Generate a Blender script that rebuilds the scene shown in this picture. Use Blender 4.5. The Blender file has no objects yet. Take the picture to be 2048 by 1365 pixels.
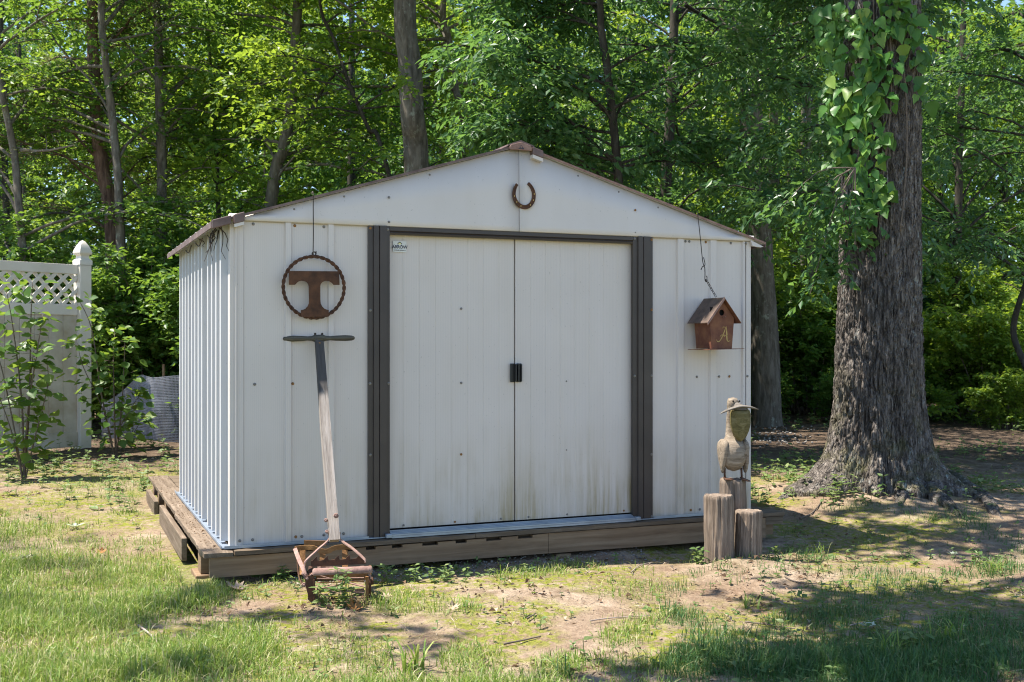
import bpy, bmesh, math, random
import numpy as np
from mathutils import Vector, Matrix

R = math.radians
rng = np.random.default_rng(11)
random.seed(11)
scene = bpy.context.scene
col = scene.collection

# ------------------------------------------------------------------ camera, sky, sun, exposure
FPX, CX, CY, CAMZ = 2218.0, 1024.0, 682.5, 1.12
cam = bpy.data.cameras.new('camera')
cam.sensor_width = 36.0
cam.lens = 36.0 * FPX / 2048.0
cam.clip_start, cam.clip_end = 0.05, 600.0
cam.dof.use_dof = True
cam.dof.focus_distance = 5.6
cam.dof.aperture_fstop = 7.0
camo = bpy.data.objects.new('camera', cam)
camo.location = (0, 0, CAMZ)
camo.rotation_euler = (R(90), 0, 0)
col.objects.link(camo)
scene.camera = camo

SUN_EL = 66.0
w = bpy.data.worlds.new('World')
scene.world = w
w.use_nodes = True
wn = w.node_tree
bg = wn.nodes['Background']
sky = wn.nodes.new('ShaderNodeTexSky')
sky.sky_type = 'NISHITA'
sky.sun_disc = False
sky.sun_elevation = R(SUN_EL)
sky.sun_rotation = R(-90)
sky.air_density = 0.85
sky.dust_density = 0.1
sky.ozone_density = 1.8
wn.links.new(sky.outputs[0], bg.inputs[0])
bg.inputs[1].default_value = 0.117

sl = bpy.data.lights.new('sun', 'SUN')
sl.energy = 5.0
sl.angle = R(0.53)
sl.color = (1.0, 0.94, 0.84)
so = bpy.data.objects.new('sun', sl)
so.rotation_euler = (0, R(-(90 - SUN_EL)), R(0))
so.location = (-5, 0, 12)
col.objects.link(so)

scene.view_settings.view_transform = 'Standard'
scene.view_settings.look = 'None'
scene.view_settings.exposure = 1.35
scene.view_settings.gamma = 1.0
scene.render.engine = 'CYCLES'
scene.cycles.max_bounces = 8
scene.cycles.diffuse_bounces = 5
scene.cycles.glossy_bounces = 3
scene.cycles.transmission_bounces = 5
scene.cycles.transparent_max_bounces = 6
scene.cycles.use_denoising = True
scene.cycles.denoising_prefilter = 'ACCURATE'
scene.cycles.filter_width = 1.1
scene.cycles.sample_clamp_indirect = 6.0

# ------------------------------------------------------------------ helpers
def P(px, py, d):
    """point of the place seen at photo pixel (px, py) that stands d metres ahead"""
    return np.array([(px - CX) / FPX * d, d, CAMZ - (py - CY) / FPX * d])

def tag(o, label=None, cat=None, group=None, kind=None):
    if label: o['label'] = label
    if cat: o['category'] = cat
    if group: o['group'] = group
    if kind: o['kind'] = kind
    return o

def empty(name, loc=(0, 0, 0), rz=0.0, label=None, cat=None, group=None):
    o = bpy.data.objects.new(name, None)
    o.empty_display_size = 0.1
    o.location = loc
    o.rotation_euler = (0, 0, rz)
    col.objects.link(o)
    return tag(o, label, cat, group)

def link(name, me, mat=None, parent=None):
    o = bpy.data.objects.new(name, me)
    if mat is not None and len(me.materials) == 0:
        me.materials.append(mat)
    col.objects.link(o)
    if parent is not None:
        o.parent = parent
    return o

def np_mesh(name, V, faces, smooth=False):
    me = bpy.data.meshes.new(name)
    V = np.ascontiguousarray(V, dtype=np.float32)
    me.vertices.add(len(V))
    me.vertices.foreach_set('co', V.ravel())
    faces = [np.asarray(f, dtype=np.int32) for f in faces if len(f)]
    loops = np.concatenate([f.ravel() for f in faces])
    starts, s = [], 0
    for f in faces:
        n, k = f.shape
        starts.append(s + np.arange(n) * k)
        s += n * k
    starts = np.concatenate(starts).astype(np.int32)
    me.loops.add(len(loops))
    me.loops.foreach_set('vertex_index', loops)
    me.polygons.add(len(starts))
    me.polygons.foreach_set('loop_start', starts)
    me.update(calc_edges=True)
    me.polygons.foreach_set('use_smooth', np.full(len(starts), bool(smooth)))
    return me

class Geo:
    """collects pieces of ONE mesh"""
    def __init__(s):
        s.V, s.F, s.n = [], {}, 0
    def add(s, V, F):
        F = np.asarray(F)
        s.V.append(np.asarray(V, dtype=np.float64))
        s.F.setdefault(F.shape[1], []).append(F + s.n)
        s.n += len(V)
        return s
    def box(s, a, b, M=None):
        (x0, y0, z0), (x1, y1, z1) = a, b
        V = np.array([(x0,y0,z0),(x1,y0,z0),(x1,y1,z0),(x0,y1,z0),(x0,y0,z1),(x1,y0,z1),(x1,y1,z1),(x0,y1,z1)], float)
        if M is not None:
            V = xf(M, V)
        return s.add(V, [(0,3,2,1),(4,5,6,7),(0,1,5,4),(1,2,6,5),(2,3,7,6),(3,0,4,7)])
    def prism(s, poly, y0, y1, M=None):
        """polygon in x,z (counter-clockwise from the front) extruded from y0 to y1"""
        n = len(poly)
        p = np.array(poly, float)
        V = np.vstack([np.column_stack([p[:,0], np.full(n, y0), p[:,1]]), np.column_stack([p[:,0], np.full(n, y1), p[:,1]])])
        if M is not None: V = xf(M, V)
        idx = np.arange(n)
        s.add(V, np.column_stack([idx + n, (idx+1) % n + n, (idx+1) % n, idx]))
        k = s.n - 2*n
        s.F.setdefault(n, []).append(np.array([list(range(n))]) + k)
        s.F.setdefault(n, []).append(np.array([list(range(2*n-1, n-1, -1))]) + k)
        return s
    def tube(s, path, rad, sides=8, caps=True, flat=1.0):
        V, F = tube_np(path, rad, sides, flat)
        k = s.n
        s.add(V, F)
        if caps:
            n = len(path)
            s.F.setdefault(sides, []).append(np.array([list(range(sides))[::-1]]) + k)
            s.F.setdefault(sides, []).append(np.array([list(range((n-1)*sides, n*sides))]) + k)
        return s
    def lathe(s, prof, M=None, sides=16):
        """profile of (r, z) turned about z"""
        a = np.linspace(0, 2*np.pi, sides, endpoint=False)
        pr = np.array(prof, float)
        V = np.concatenate([np.column_stack([r*np.cos(a), r*np.sin(a), np.full(sides, z)]) for r, z in pr])
        if M is not None: V = xf(M, V)
        n = len(pr)
        F = []
        for i in range(n-1):
            for j in range(sides):
                j2 = (j+1) % sides
                F.append((i*sides+j, i*sides+j2, (i+1)*sides+j2, (i+1)*sides+j))
        return s.add(V, F)
    def mesh(s, name, smooth=False):
        return np_mesh(name, np.vstack(s.V), [np.vstack(f) for f in s.F.values()], smooth)
    def build(s, name, mat, parent=None, smooth=False, bevel=0.0, autosmooth=None):
        me = s.mesh(name, smooth)
        if autosmooth:
            me.polygons.foreach_set('use_smooth', np.ones(len(me.polygons), dtype=bool))
            me.set_sharp_from_angle(angle=R(autosmooth))
        o = link(name, me, mat, parent)
        if bevel:
            m = o.modifiers.new('bevel', 'BEVEL')
            m.width = bevel; m.segments = 2; m.limit_method = 'ANGLE'; m.angle_limit = R(40)
        return o

def xf(M, V):
    M = np.array(M)
    return V @ M[:3, :3].T + M[:3, 3]

def TR(loc=(0,0,0), rot=(0,0,0), sc=(1,1,1)):
    from mathutils import Euler
    return Matrix.LocRotScale(Vector(loc), Euler(rot), Vector(sc))

def nrm(a):
    return a / np.maximum(np.linalg.norm(a, axis=-1, keepdims=True), 1e-9)

def tube_np(path, rad, sides=8, flat=1.0):
    path = np.asarray(path, float)
    rad = np.broadcast_to(np.asarray(rad, float), (len(path),))
    t = nrm(np.gradient(path, axis=0))
    m = t.mean(0)
    ref = np.array([1.0, 0, 0]) if abs(m[0]) < 0.7 * np.linalg.norm(m) + 1e-9 else np.array([0, 0, 1.0])
    e1 = nrm(np.cross(t, ref)); e2 = np.cross(t, e1)
    a = np.linspace(0, 2*np.pi, sides, endpoint=False)
    V = path[:,None,:] + rad[:,None,None] * (np.cos(a)[None,:,None]*e1[:,None,:]*flat + np.sin(a)[None,:,None]*e2[:,None,:])
    n = len(path)
    i, j = np.meshgrid(np.arange(n-1), np.arange(sides), indexing='ij')
    j2 = (j+1) % sides
    F = np.stack([i*sides+j, i*sides+j2, (i+1)*sides+j2, (i+1)*sides+j], -1).reshape(-1, 4)
    return V.reshape(-1, 3), F

def smooth_path(pts, n):
    pts = np.asarray(pts, float)
    k = len(pts)
    t = np.linspace(0, k-1, n)
    out = []
    for x in t:
        i = min(int(x), k-2); f = x - i
        p0, p1, p2, p3 = pts[max(i-1,0)], pts[i], pts[i+1], pts[min(i+2,k-1)]
        out.append(0.5*((2*p1)+(-p0+p2)*f+(2*p0-5*p1+4*p2-p3)*f*f+(-p0+3*p1-3*p2+p3)*f**3))
    return np.array(out)

def vnoise(Pn, seed=0):
    Pn = np.asarray(Pn, float)
    i = np.floor(Pn).astype(np.int64); f = Pn - i
    f = f*f*(3-2*f)
    def h(a, b, c):
        n = (a*374761393 + b*668265263 + c*2147483647 + seed*1274126177) & 0xFFFFFFFF
        n = ((n ^ (n >> 13)) * 1274126177) & 0xFFFFFFFF
        n = ((n ^ (n >> 16)) * 2246822519) & 0xFFFFFFFF
        return ((n ^ (n >> 15)) & 0xFFFF) / 65535.0
    x, y, z = i[...,0], i[...,1], i[...,2]
    fx, fy, fz = f[...,0], f[...,1], f[...,2]
    r = 0
    for dx in (0, 1):
        for dy in (0, 1):
            for dz in (0, 1):
                r = r + h(x+dx, y+dy, z+dz) * (fx if dx else 1-fx) * (fy if dy else 1-fy) * (fz if dz else 1-fz)
    return r * 2 - 1

def fbm(Pn, oct=4, seed=0):
    r, a = 0, 0.5
    for o in range(oct):
        r = r + a * vnoise(np.asarray(Pn) * 2**o + 17.3*o, seed + o)
        a *= 0.5
    return r

def sstep(a, b, x):
    t = np.clip((x-a)/(b-a), 0, 1)
    return t*t*(3-2*t)

# ------------------------------------------------------------------ materials
class M_:
    def __init__(s, name):
        s.m = bpy.data.materials.new(name); s.m.use_nodes = True
        s.t = s.m.node_tree; s.b = s.t.nodes['Principled BSDF']; s.out = s.t.nodes['Material Output']
    def n(s, typ, **kw):
        nd = s.t.nodes.new(typ)
        for k, v in kw.items():
            if isinstance(k, str) and hasattr(nd, k): setattr(nd, k, v)
            else: nd.inputs[k.replace('_', ' ').title()].default_value = v
        return nd
    def l(s, a, b):
        s.t.links.new(a, b)
    def coord(s, scale=(1,1,1), which='Object'):
        tc = s.n('ShaderNodeTexCoord'); mp = s.n('ShaderNodeMapping')
        mp.inputs['Scale'].default_value = scale
        s.l(tc.outputs[which], mp.inputs['Vector'])
        return mp.outputs[0]
    def noise(s, vec, scale, detail=4, rough=0.55, dist=0.0):
        nd = s.n('ShaderNodeTexNoise'); nd.inputs['Scale'].default_value = scale
        nd.inputs['Detail'].default_value = detail; nd.inputs['Roughness'].default_value = rough
        nd.inputs['Distortion'].default_value = dist
        s.l(vec, nd.inputs['Vector'])
        return nd.outputs['Fac']
    def ramp(s, fac, stops):
        nd = s.n('ShaderNodeValToRGB'); cr = nd.color_ramp
        while len(cr.elements) < len(stops): cr.elements.new(0.5)
        for e, (p, c) in zip(cr.elements, stops):
            e.position = p; e.color = (*c, 1) if len(c) == 3 else c
        s.l(fac, nd.inputs[0])
        return nd.outputs[0]
    def mix(s, fac, a, b, mode='MIX'):
        nd = s.n('ShaderNodeMix'); nd.data_type = 'RGBA'; nd.blend_type = mode
        for i, v in ((0, fac), (6, a), (7, b)):
            if hasattr(v, 'default_value') or hasattr(v, 'is_linked'): s.l(v, nd.inputs[i])
            else: nd.inputs[i].default_value = (*v, 1) if isinstance(v, tuple) else v
        return nd.outputs[2]
    def math(s, op, a, b=None):
        nd = s.n('ShaderNodeMath'); nd.operation = op
        for i, v in ((0, a), (1, b)):
            if v is None: continue
            if hasattr(v, 'is_linked'): s.l(v, nd.inputs[i])
            else: nd.inputs[i].default_value = v
        return nd.outputs[0]
    def bump(s, h, strength=0.3, dist=0.01, prev=None):
        nd = s.n('ShaderNodeBump'); nd.inputs['Strength'].default_value = strength; nd.inputs['Distance'].default_value = dist
        s.l(h, nd.inputs['Height'])
        if prev is not None: s.l(prev, nd.inputs['Normal'])
        return nd.outputs[0]
    def done(s, color=None, rough=0.6, metal=0.0, normal=None, spec=0.4):
        if color is not None:
            if hasattr(color, 'is_linked'): s.l(color, s.b.inputs['Base Color'])
            else: s.b.inputs['Base Color'].default_value = (*color, 1)
        if hasattr(rough, 'is_linked'): s.l(rough, s.b.inputs['Roughness'])
        else: s.b.inputs['Roughness'].default_value = rough
        s.b.inputs['Metallic'].default_value = metal
        s.b.inputs['Specular IOR Level'].default_value = spec
        if normal is not None: s.l(normal, s.b.inputs['Normal'])
        return s.m

def mat_plain(name, c1, c2, scale=6, rough=0.6, metal=0.0, bump=0.15, bscale=40, stretch=(1,1,1), spec=0.4, bdist=0.004):
    m = M_(name); v = m.coord(stretch)
    c = m.ramp(m.noise(v, scale, 5, 0.6), [(0.3, c1), (0.7, c2)])
    nb = m.bump(m.noise(v, bscale, 3), bump, bdist)
    return m.done(c, rough, metal, nb, spec)

def mat_siding(name, base, fine=True, stain=0.6):
    m = M_(name); v = m.coord()
    big = m.noise(v, 1.7, 3)
    c = m.ramp(big, [(0.3, tuple(x*0.93 for x in base)), (0.7, base)])
    # rain streaks and green-brown algae creeping up from the sill, heavier to the right
    sv = m.coord((26, 26, 1.3))
    st = m.noise(sv, 1.0, 6, 0.7)
    sep = m.n('ShaderNodeSeparateXYZ'); tc = m.n('ShaderNodeTexCoord'); m.l(tc.outputs['Object'], sep.inputs[0])
    mr = m.n('ShaderNodeMapRange'); m.l(sep.outputs['Z'], mr.inputs[0])
    mr.inputs[1].default_value = 0.02; mr.inputs[2].default_value = 0.62; mr.inputs[3].default_value = 1.0; mr.inputs[4].default_value = 0.0
    mx = m.n('ShaderNodeMapRange'); m.l(sep.outputs['X'], mx.inputs[0])
    mx.inputs[1].default_value = 0.2; mx.inputs[2].default_value = 2.2; mx.inputs[3].default_value = 0.42; mx.inputs[4].default_value = 1.0
    low = m.math('MULTIPLY', m.math('POWER', mr.outputs[0], 1.5), mx.outputs[0])
    patch = m.ramp(m.noise(m.coord((6, 6, 3.0)), 1.0, 4), [(0.38, (0,0,0)), (0.66, (1,1,1))])
    f = m.math('MULTIPLY', m.math('MULTIPLY', low, m.ramp(st, [(0.35, (0,0,0)), (0.7, (1,1,1))])), m.math('ADD', m.math('MULTIPLY', patch, 0.75), 0.25))
    fs = m.n('ShaderNodeClamp'); m.l(m.math('MULTIPLY', f, stain*2.4), fs.inputs[0])
    c = m.mix(fs.outputs[0], c, (0.30, 0.23, 0.105))
    haze = m.math('MULTIPLY', low, 0.30 * stain)
    c = m.mix(haze, c, (0.46, 0.38, 0.26))
    # warm dusty film in blotches
    c = m.mix(m.math('MULTIPLY', m.ramp(m.noise(m.coord((3, 3, 0.7)), 2.0, 4), [(0.45, (0,0,0)), (0.8, (1,1,1))]), 0.16), c, (0.46, 0.38, 0.27))
    # fly specks
    sp = m.ramp(m.noise(m.coord((1, 1, 0.45)), 150, 2, 0.5), [(0.705, (0,0,0)), (0.76, (1,1,1))])
    c = m.mix(m.math('MULTIPLY', sp, 0.4), c, (0.12, 0.11, 0.10))
    h = m.noise(v, 7, 2)
    nb = m.bump(h, 0.012, 0.02)
    if fine:
        wv = m.n('ShaderNodeTexWave'); wv.wave_type = 'BANDS'; wv.bands_direction = 'X'
        wv.inputs['Scale'].default_value = 34; m.l(v, wv.inputs['Vector'])
        c = m.mix(m.math('MULTIPLY', wv.outputs['Fac'], 0.10), c, (0.27, 0.27, 0.29))  # darker bands stand in for the shading of fine corrugation
    return m.done(c, 0.5, 0.0, nb, 0.35)

def mat_wood(name, axis, c1, c2, c3, rough=0.85, scale=1.0, bump=0.5):
    m = M_(name)
    st = [22*scale]*3; st['xyz'.index(axis)] = 1.3*scale
    v = m.coord(tuple(st))
    g = m.noise(v, 2.2, 8, 0.7, 0.6)
    c = m.ramp(g, [(0.28, c1), (0.5, c2), (0.72, c3)])
    d = m.noise(m.coord(), 5, 4)
    c = m.mix(m.math('MULTIPLY', d, 0.45), c, tuple(x*0.55 for x in c1))
    return m.done(c, rough, 0, m.bump(g, bump, 0.006), 0.2)

def mat_leaf(name, stops, trans=(0.30, 0.42, 0.05), tf=0.4, rough=0.45, patch=0.0, patchcol=(0.1, 0.1, 0.02), spec=0.35, single=False):
    m = M_(name)
    g = m.n('ShaderNodeObjectInfo' if single else 'ShaderNodeNewGeometry')
    c = m.ramp(g.outputs['Random' if single else 'Random Per Island'], stops)
    if patch:
        nz = m.ramp(m.noise(m.coord(), 0.9, 2), [(0.45, (0,0,0)), (0.62, (1,1,1))])
        c = m.mix(m.math('MULTIPLY', nz, patch), c, patchcol)
    m.done(c, rough, 0, None, spec)
    tr = m.n('ShaderNodeBsdfTranslucent')
    m.l(m.mix(0.5, c, trans), tr.inputs[0])
    mx = m.n('ShaderNodeMixShader'); mx.inputs[0].default_value = tf
    m.l(m.b.outputs[0], mx.inputs[1]); m.l(tr.outputs[0], mx.inputs[2]); m.l(mx.outputs[0], m.out.inputs[0])
    return m.m

def mat_bark(name, c1, c2, c3, lich=(0.42, 0.46, 0.40), lf=0.35, vscale=9, moss=0.0, plates=False):
    m = M_(name)
    v = m.coord((vscale, vscale, vscale*0.22))
    g = m.noise(v, 2.0, 6, 0.65, 0.4)
    c = m.ramp(g, [(0.3, c1), (0.5, c2), (0.72, c3)])
    l1 = m.ramp(m.noise(m.coord((1,1,0.7)), 16, 5, 0.7), [(0.56, (0,0,0)), (0.66, (1,1,1))])
    l2 = m.ramp(m.noise(m.coord(), 1.6, 3), [(0.42, (0,0,0)), (0.62, (1,1,1))])
    c = m.mix(m.math('MULTIPLY', m.math('MULTIPLY', l1, l2), lf), c, lich)
    if moss:
        tc = m.n('ShaderNodeTexCoord'); sep = m.n('ShaderNodeSeparateXYZ'); m.l(tc.outputs['Object'], sep.inputs[0])
        mr = m.n('ShaderNodeMapRange'); m.l(sep.outputs['Z'], mr.inputs[0])
        mr.inputs[1].default_value = 0.1; mr.inputs[2].default_value = 1.1; mr.inputs[3].default_value = 1; mr.inputs[4].default_value = 0
        q = m.ramp(m.noise(m.coord(), 5, 5, 0.65), [(0.5, (0,0,0)), (0.64, (1,1,1))])
        c = m.mix(m.math('MULTIPLY', m.math('MULTIPLY', q, mr.outputs[0]), moss), c, (0.12, 0.125, 0.02))
    nb = m.bump(g, 0.7, 0.02)
    if plates:
        vo = m.n('ShaderNodeTexVoronoi'); vo.feature = 'DISTANCE_TO_EDGE'; vo.inputs['Scale'].default_value = 1.0
        m.l(m.coord((46, 46, 11)), vo.inputs['Vector'])
        crack = m.ramp(vo.outputs['Distance'], [(0.02, (0, 0, 0)), (0.22, (1, 1, 1))])
        nb = m.bump(crack, 1.0, 0.012, nb)
        nb = m.bump(m.noise(m.coord((1, 1, .6)), 130, 4, 0.7), 0.5, 0.006, nb)
    return m.done(c, 0.9, 0, nb, 0.15)

MAT = {}
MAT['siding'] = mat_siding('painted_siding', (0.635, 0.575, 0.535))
MAT['door'] = mat_siding('painted_door_steel', (0.635, 0.575, 0.535), True, 0.8)
MAT['gable'] = mat_siding('painted_gable_steel', (0.62, 0.57, 0.54), False, 0.0)
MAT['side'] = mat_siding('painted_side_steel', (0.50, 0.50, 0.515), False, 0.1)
MAT['trim'] = mat_plain('dark_brown_trim', (0.042, 0.033, 0.030), (0.060, 0.047, 0.041), 5, 0.42, 0, 0.05)
MAT['rooftrim'] = mat_plain('weathered_brown_roof_edge', (0.085, 0.052, 0.048), (0.20, 0.135, 0.12), 14, 0.55, 0, 0.12, 60)
MAT['tinroof'] = mat_plain('dull_tin_roof', (0.060, 0.042, 0.033), (0.15, 0.10, 0.075), 18, 0.7, 0.1, 0.2)
MAT['galv'] = mat_plain('galvanised_steel', (0.24, 0.29, 0.36), (0.36, 0.42, 0.50), 9, 0.42, 0.55, 0.05)
MAT['screw'] = mat_plain('dull_screw_steel', (0.12, 0.11, 0.10), (0.26, 0.24, 0.22), 80, 0.5, 0.6, 0.0)
MAT['black'] = mat_plain('black_plastic', (0.012, 0.013, 0.014), (0.02, 0.021, 0.022), 5, 0.4, 0, 0.02)
MAT['rust'] = mat_plain('brown_rust', (0.045, 0.022, 0.014), (0.135, 0.060, 0.030), 22, 0.85, 0.1, 0.4, 120)
MAT['rust_red'] = mat_plain('rusted_red_paint', (0.105, 0.032, 0.022), (0.22, 0.095, 0.045), 14, 0.75, 0.0, 0.3, 90)
MAT['rust_pale'] = mat_plain('dry_pale_rust', (0.19, 0.105, 0.085), (0.34, 0.22, 0.18), 30, 0.85, 0.05, 0.4, 140)
MAT['rust_orange'] = mat_plain('orange_rust', (0.17, 0.075, 0.025), (0.33, 0.17, 0.06), 24, 0.85, 0.05, 0.4, 140)
MAT['wire'] = mat_plain('dark_wire', (0.03, 0.025, 0.022), (0.07, 0.05, 0.04), 60, 0.7, 0.2, 0.2)
MAT['gilt'] = mat_plain('worn_gold_paint', (0.30, 0.17, 0.05), (0.52, 0.36, 0.12), 60, 0.6, 0, 0.1)
MAT['void'] = mat_plain('black_hole', (0.004, 0.004, 0.004), (0.006, 0.005, 0.005), 5, 0.9, 0, 0)
MAT['deckx'] = mat_wood('rotten_deck_board', 'x', (0.085, 0.062, 0.042), (0.17, 0.125, 0.085), (0.27, 0.21, 0.155))
MAT['decky'] = mat_wood('crumbling_deck_board', 'y', (0.10, 0.072, 0.05), (0.19, 0.142, 0.10), (0.31, 0.24, 0.18))
MAT['fascia'] = mat_wood('brown_fascia_wood', 'x', (0.16, 0.10, 0.058), (0.27, 0.18, 0.11), (0.37, 0.265, 0.17), 0.85, 0.7, 0.25)
MAT['handle'] = mat_wood('grey_handle_wood', 'z', (0.13, 0.105, 0.09), (0.30, 0.255, 0.22), (0.46, 0.40, 0.36), 0.85, 1.6)
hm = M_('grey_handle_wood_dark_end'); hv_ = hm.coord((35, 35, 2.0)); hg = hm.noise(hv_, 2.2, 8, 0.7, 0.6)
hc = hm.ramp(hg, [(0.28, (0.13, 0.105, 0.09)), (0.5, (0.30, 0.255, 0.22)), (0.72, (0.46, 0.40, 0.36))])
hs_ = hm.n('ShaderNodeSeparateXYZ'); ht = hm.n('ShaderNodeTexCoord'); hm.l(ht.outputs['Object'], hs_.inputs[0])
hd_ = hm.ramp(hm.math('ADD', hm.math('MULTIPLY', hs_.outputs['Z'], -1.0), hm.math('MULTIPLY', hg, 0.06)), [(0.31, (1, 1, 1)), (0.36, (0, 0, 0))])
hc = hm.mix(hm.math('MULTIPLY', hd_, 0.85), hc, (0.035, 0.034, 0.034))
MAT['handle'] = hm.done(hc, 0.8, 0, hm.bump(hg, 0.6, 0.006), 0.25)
MAT['grip'] = mat_wood('dark_grip_wood', 'x', (0.045, 0.04, 0.036), (0.10, 0.09, 0.07), (0.20, 0.18, 0.13), 0.7, 1.6)
MAT['log'] = mat_wood('weathered_log', 'z', (0.095, 0.07, 0.052), (0.25, 0.19, 0.145), (0.42, 0.34, 0.27), 0.9, 1.7, 1.0)
MAT['carve'] = mat_wood('carved_bird_wood', 'x', (0.10, 0.072, 0.05), (0.30, 0.24, 0.18), (0.52, 0.44, 0.35), 0.85, 1.0, 1.0)
MAT['carve_x'] = mat_wood('carved_grey_wood', 'x', (0.075, 0.065, 0.055), (0.19, 0.165, 0.14), (0.36, 0.32, 0.28), 0.85, 1.8, 1.0)
MAT['pouch'] = mat_wood('mossy_pouch_wood', 'x', (0.06, 0.05, 0.018), (0.17, 0.14, 0.055), (0.30, 0.25, 0.13), 0.75, 1.0, 0.8)
MAT['vinyl'] = mat_plain('white_vinyl', (0.58, 0.53, 0.45), (0.68, 0.635, 0.56), 2.0, 0.4, 0, 0.03)
MAT['vinyl_dirty'] = mat_plain('dirty_white_vinyl', (0.36, 0.30, 0.21), (0.58, 0.535, 0.455), 4.0, 0.5, 0, 0.05)
MAT['silt'] = mat_plain('grey_woven_plastic', (0.15, 0.155, 0.18), (0.30, 0.31, 0.35), 7, 0.6, 0, 0.0)
MAT['sticker'] = mat_plain('pale_sticker', (0.60, 0.60, 0.57), (0.68, 0.68, 0.65), 6, 0.4, 0, 0)
MAT['ink'] = mat_plain('navy_ink', (0.03, 0.03, 0.05), (0.04, 0.04, 0.06), 5, 0.5, 0, 0)
MAT['ink_y'] = mat_plain('yellow_ink', (0.75, 0.70, 0.25), (0.8, 0.75, 0.3), 5, 0.5, 0, 0)
MAT['stone'] = mat_plain('grey_gravel', (0.13, 0.12, 0.11), (0.36, 0.33, 0.30), 9, 0.85, 0, 0.3)

MAT['bark_oak'] = mat_bark('furrowed_oak_bark', (0.036, 0.030, 0.026), (0.14, 0.12, 0.105), (0.29, 0.255, 0.225), (0.40, 0.44, 0.42), 0.8, 14, 0.45, True)
MAT['bark_grey'] = mat_bark('grey_lichen_bark', (0.055, 0.048, 0.038), (0.12, 0.105, 0.085), (0.20, 0.18, 0.155), (0.36, 0.40, 0.34), 0.6, 10)
MAT['bark_cedar'] = mat_bark('reddish_cedar_bark', (0.05, 0.03, 0.022), (0.12, 0.075, 0.055), (0.22, 0.15, 0.115), (0.3, 0.3, 0.25), 0.1, 12)
MAT['bark_dark'] = mat_bark('dark_wet_bark', (0.02, 0.018, 0.014), (0.045, 0.04, 0.032), (0.085, 0.075, 0.06), (0.22, 0.25, 0.2), 0.25, 10)
MAT['twig'] = mat_plain('grey_brown_twig', (0.08, 0.06, 0.045), (0.18, 0.14, 0.11), 20, 0.9, 0, 0.2)
MAT['twig_pale'] = mat_plain('pale_dead_twig', (0.22, 0.17, 0.14), (0.38, 0.32, 0.28), 20, 0.9, 0, 0.2)

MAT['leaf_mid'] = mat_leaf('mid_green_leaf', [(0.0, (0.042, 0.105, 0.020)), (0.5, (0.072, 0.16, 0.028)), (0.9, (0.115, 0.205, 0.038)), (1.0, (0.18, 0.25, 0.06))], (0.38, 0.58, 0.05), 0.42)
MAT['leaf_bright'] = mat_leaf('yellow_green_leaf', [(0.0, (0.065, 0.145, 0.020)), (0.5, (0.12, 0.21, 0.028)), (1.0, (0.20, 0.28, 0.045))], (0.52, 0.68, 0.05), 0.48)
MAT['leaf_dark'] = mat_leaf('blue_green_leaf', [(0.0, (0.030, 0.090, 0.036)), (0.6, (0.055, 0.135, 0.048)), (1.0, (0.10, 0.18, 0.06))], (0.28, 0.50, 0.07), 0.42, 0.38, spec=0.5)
MAT['leaf_cedar'] = mat_leaf('olive_needle', [(0.0, (0.07, 0.085, 0.03)), (0.6, (0.115, 0.12, 0.045)), (1.0, (0.19, 0.15, 0.075))], (0.22, 0.24, 0.06), 0.3, 0.7)
MAT['leaf_vine'] = mat_leaf('ivy_leaf', [(0.0, (0.035, 0.11, 0.02)), (0.4, (0.06, 0.17, 0.028)), (0.8, (0.095, 0.215, 0.035)), (1.0, (0.19, 0.29, 0.05))], (0.32, 0.46, 0.06), 0.35, 0.40, single=True)
MAT['leaf_ivy_in'] = mat_leaf('inner_ivy_leaf', [(0.0, (0.035, 0.11, 0.02)), (0.5, (0.06, 0.165, 0.028)), (1.0, (0.10, 0.22, 0.04))], (0.32, 0.46, 0.06), 0.35, 0.42)
MAT['leaf_sap'] = mat_leaf('sapling_leaf', [(0.0, (0.05, 0.12, 0.02)), (0.6, (0.085, 0.17, 0.03)), (1.0, (0.17, 0.25, 0.05))], (0.40, 0.54, 0.05), 0.42, 0.4, single=True)
MAT['weed'] = mat_leaf('weed_leaf', [(0.0, (0.08, 0.15, 0.04)), (0.6, (0.13, 0.20, 0.06)), (1.0, (0.22, 0.27, 0.10))], (0.36, 0.44, 0.08), 0.35, 0.5)
MAT['grass'] = mat_leaf('lawn_grass', [(0.0, (0.09, 0.18, 0.025)), (0.35, (0.15, 0.25, 0.04)), (0.68, (0.25, 0.32, 0.06)), (0.82, (0.38, 0.36, 0.15)), (1.0, (0.52, 0.46, 0.28))], (0.42, 0.52, 0.08), 0.35, 0.5)
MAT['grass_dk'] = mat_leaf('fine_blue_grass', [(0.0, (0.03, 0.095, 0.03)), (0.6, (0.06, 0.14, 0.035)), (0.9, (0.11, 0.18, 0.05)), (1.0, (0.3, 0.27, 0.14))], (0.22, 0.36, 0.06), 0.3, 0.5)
MAT['litter'] = mat_leaf('dead_leaf', [(0.0, (0.09, 0.05, 0.03)), (0.5, (0.20, 0.125, 0.075)), (0.85, (0.32, 0.23, 0.155)), (1.0, (0.46, 0.38, 0.29))], (0.35, 0.22, 0.10), 0.15, 0.8)
MAT['straw'] = mat_leaf('dry_straw', [(0.0, (0.14, 0.10, 0.06)), (0.5, (0.34, 0.28, 0.18)), (1.0, (0.55, 0.48, 0.36))], (0.4, 0.35, 0.2), 0.1, 0.7)
MAT['crumb'] = mat_plain('dry_clod', (0.13, 0.09, 0.06), (0.34, 0.26, 0.19), 30, 0.95, 0, 0.3)
MAT['leaf_brown'] = mat_leaf('curled_brown_leaf', [(0.0, (0.30, 0.13, 0.035)), (1.0, (0.34, 0.16, 0.05))], (0.4, 0.2, 0.06), 0.2, 0.7)
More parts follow.
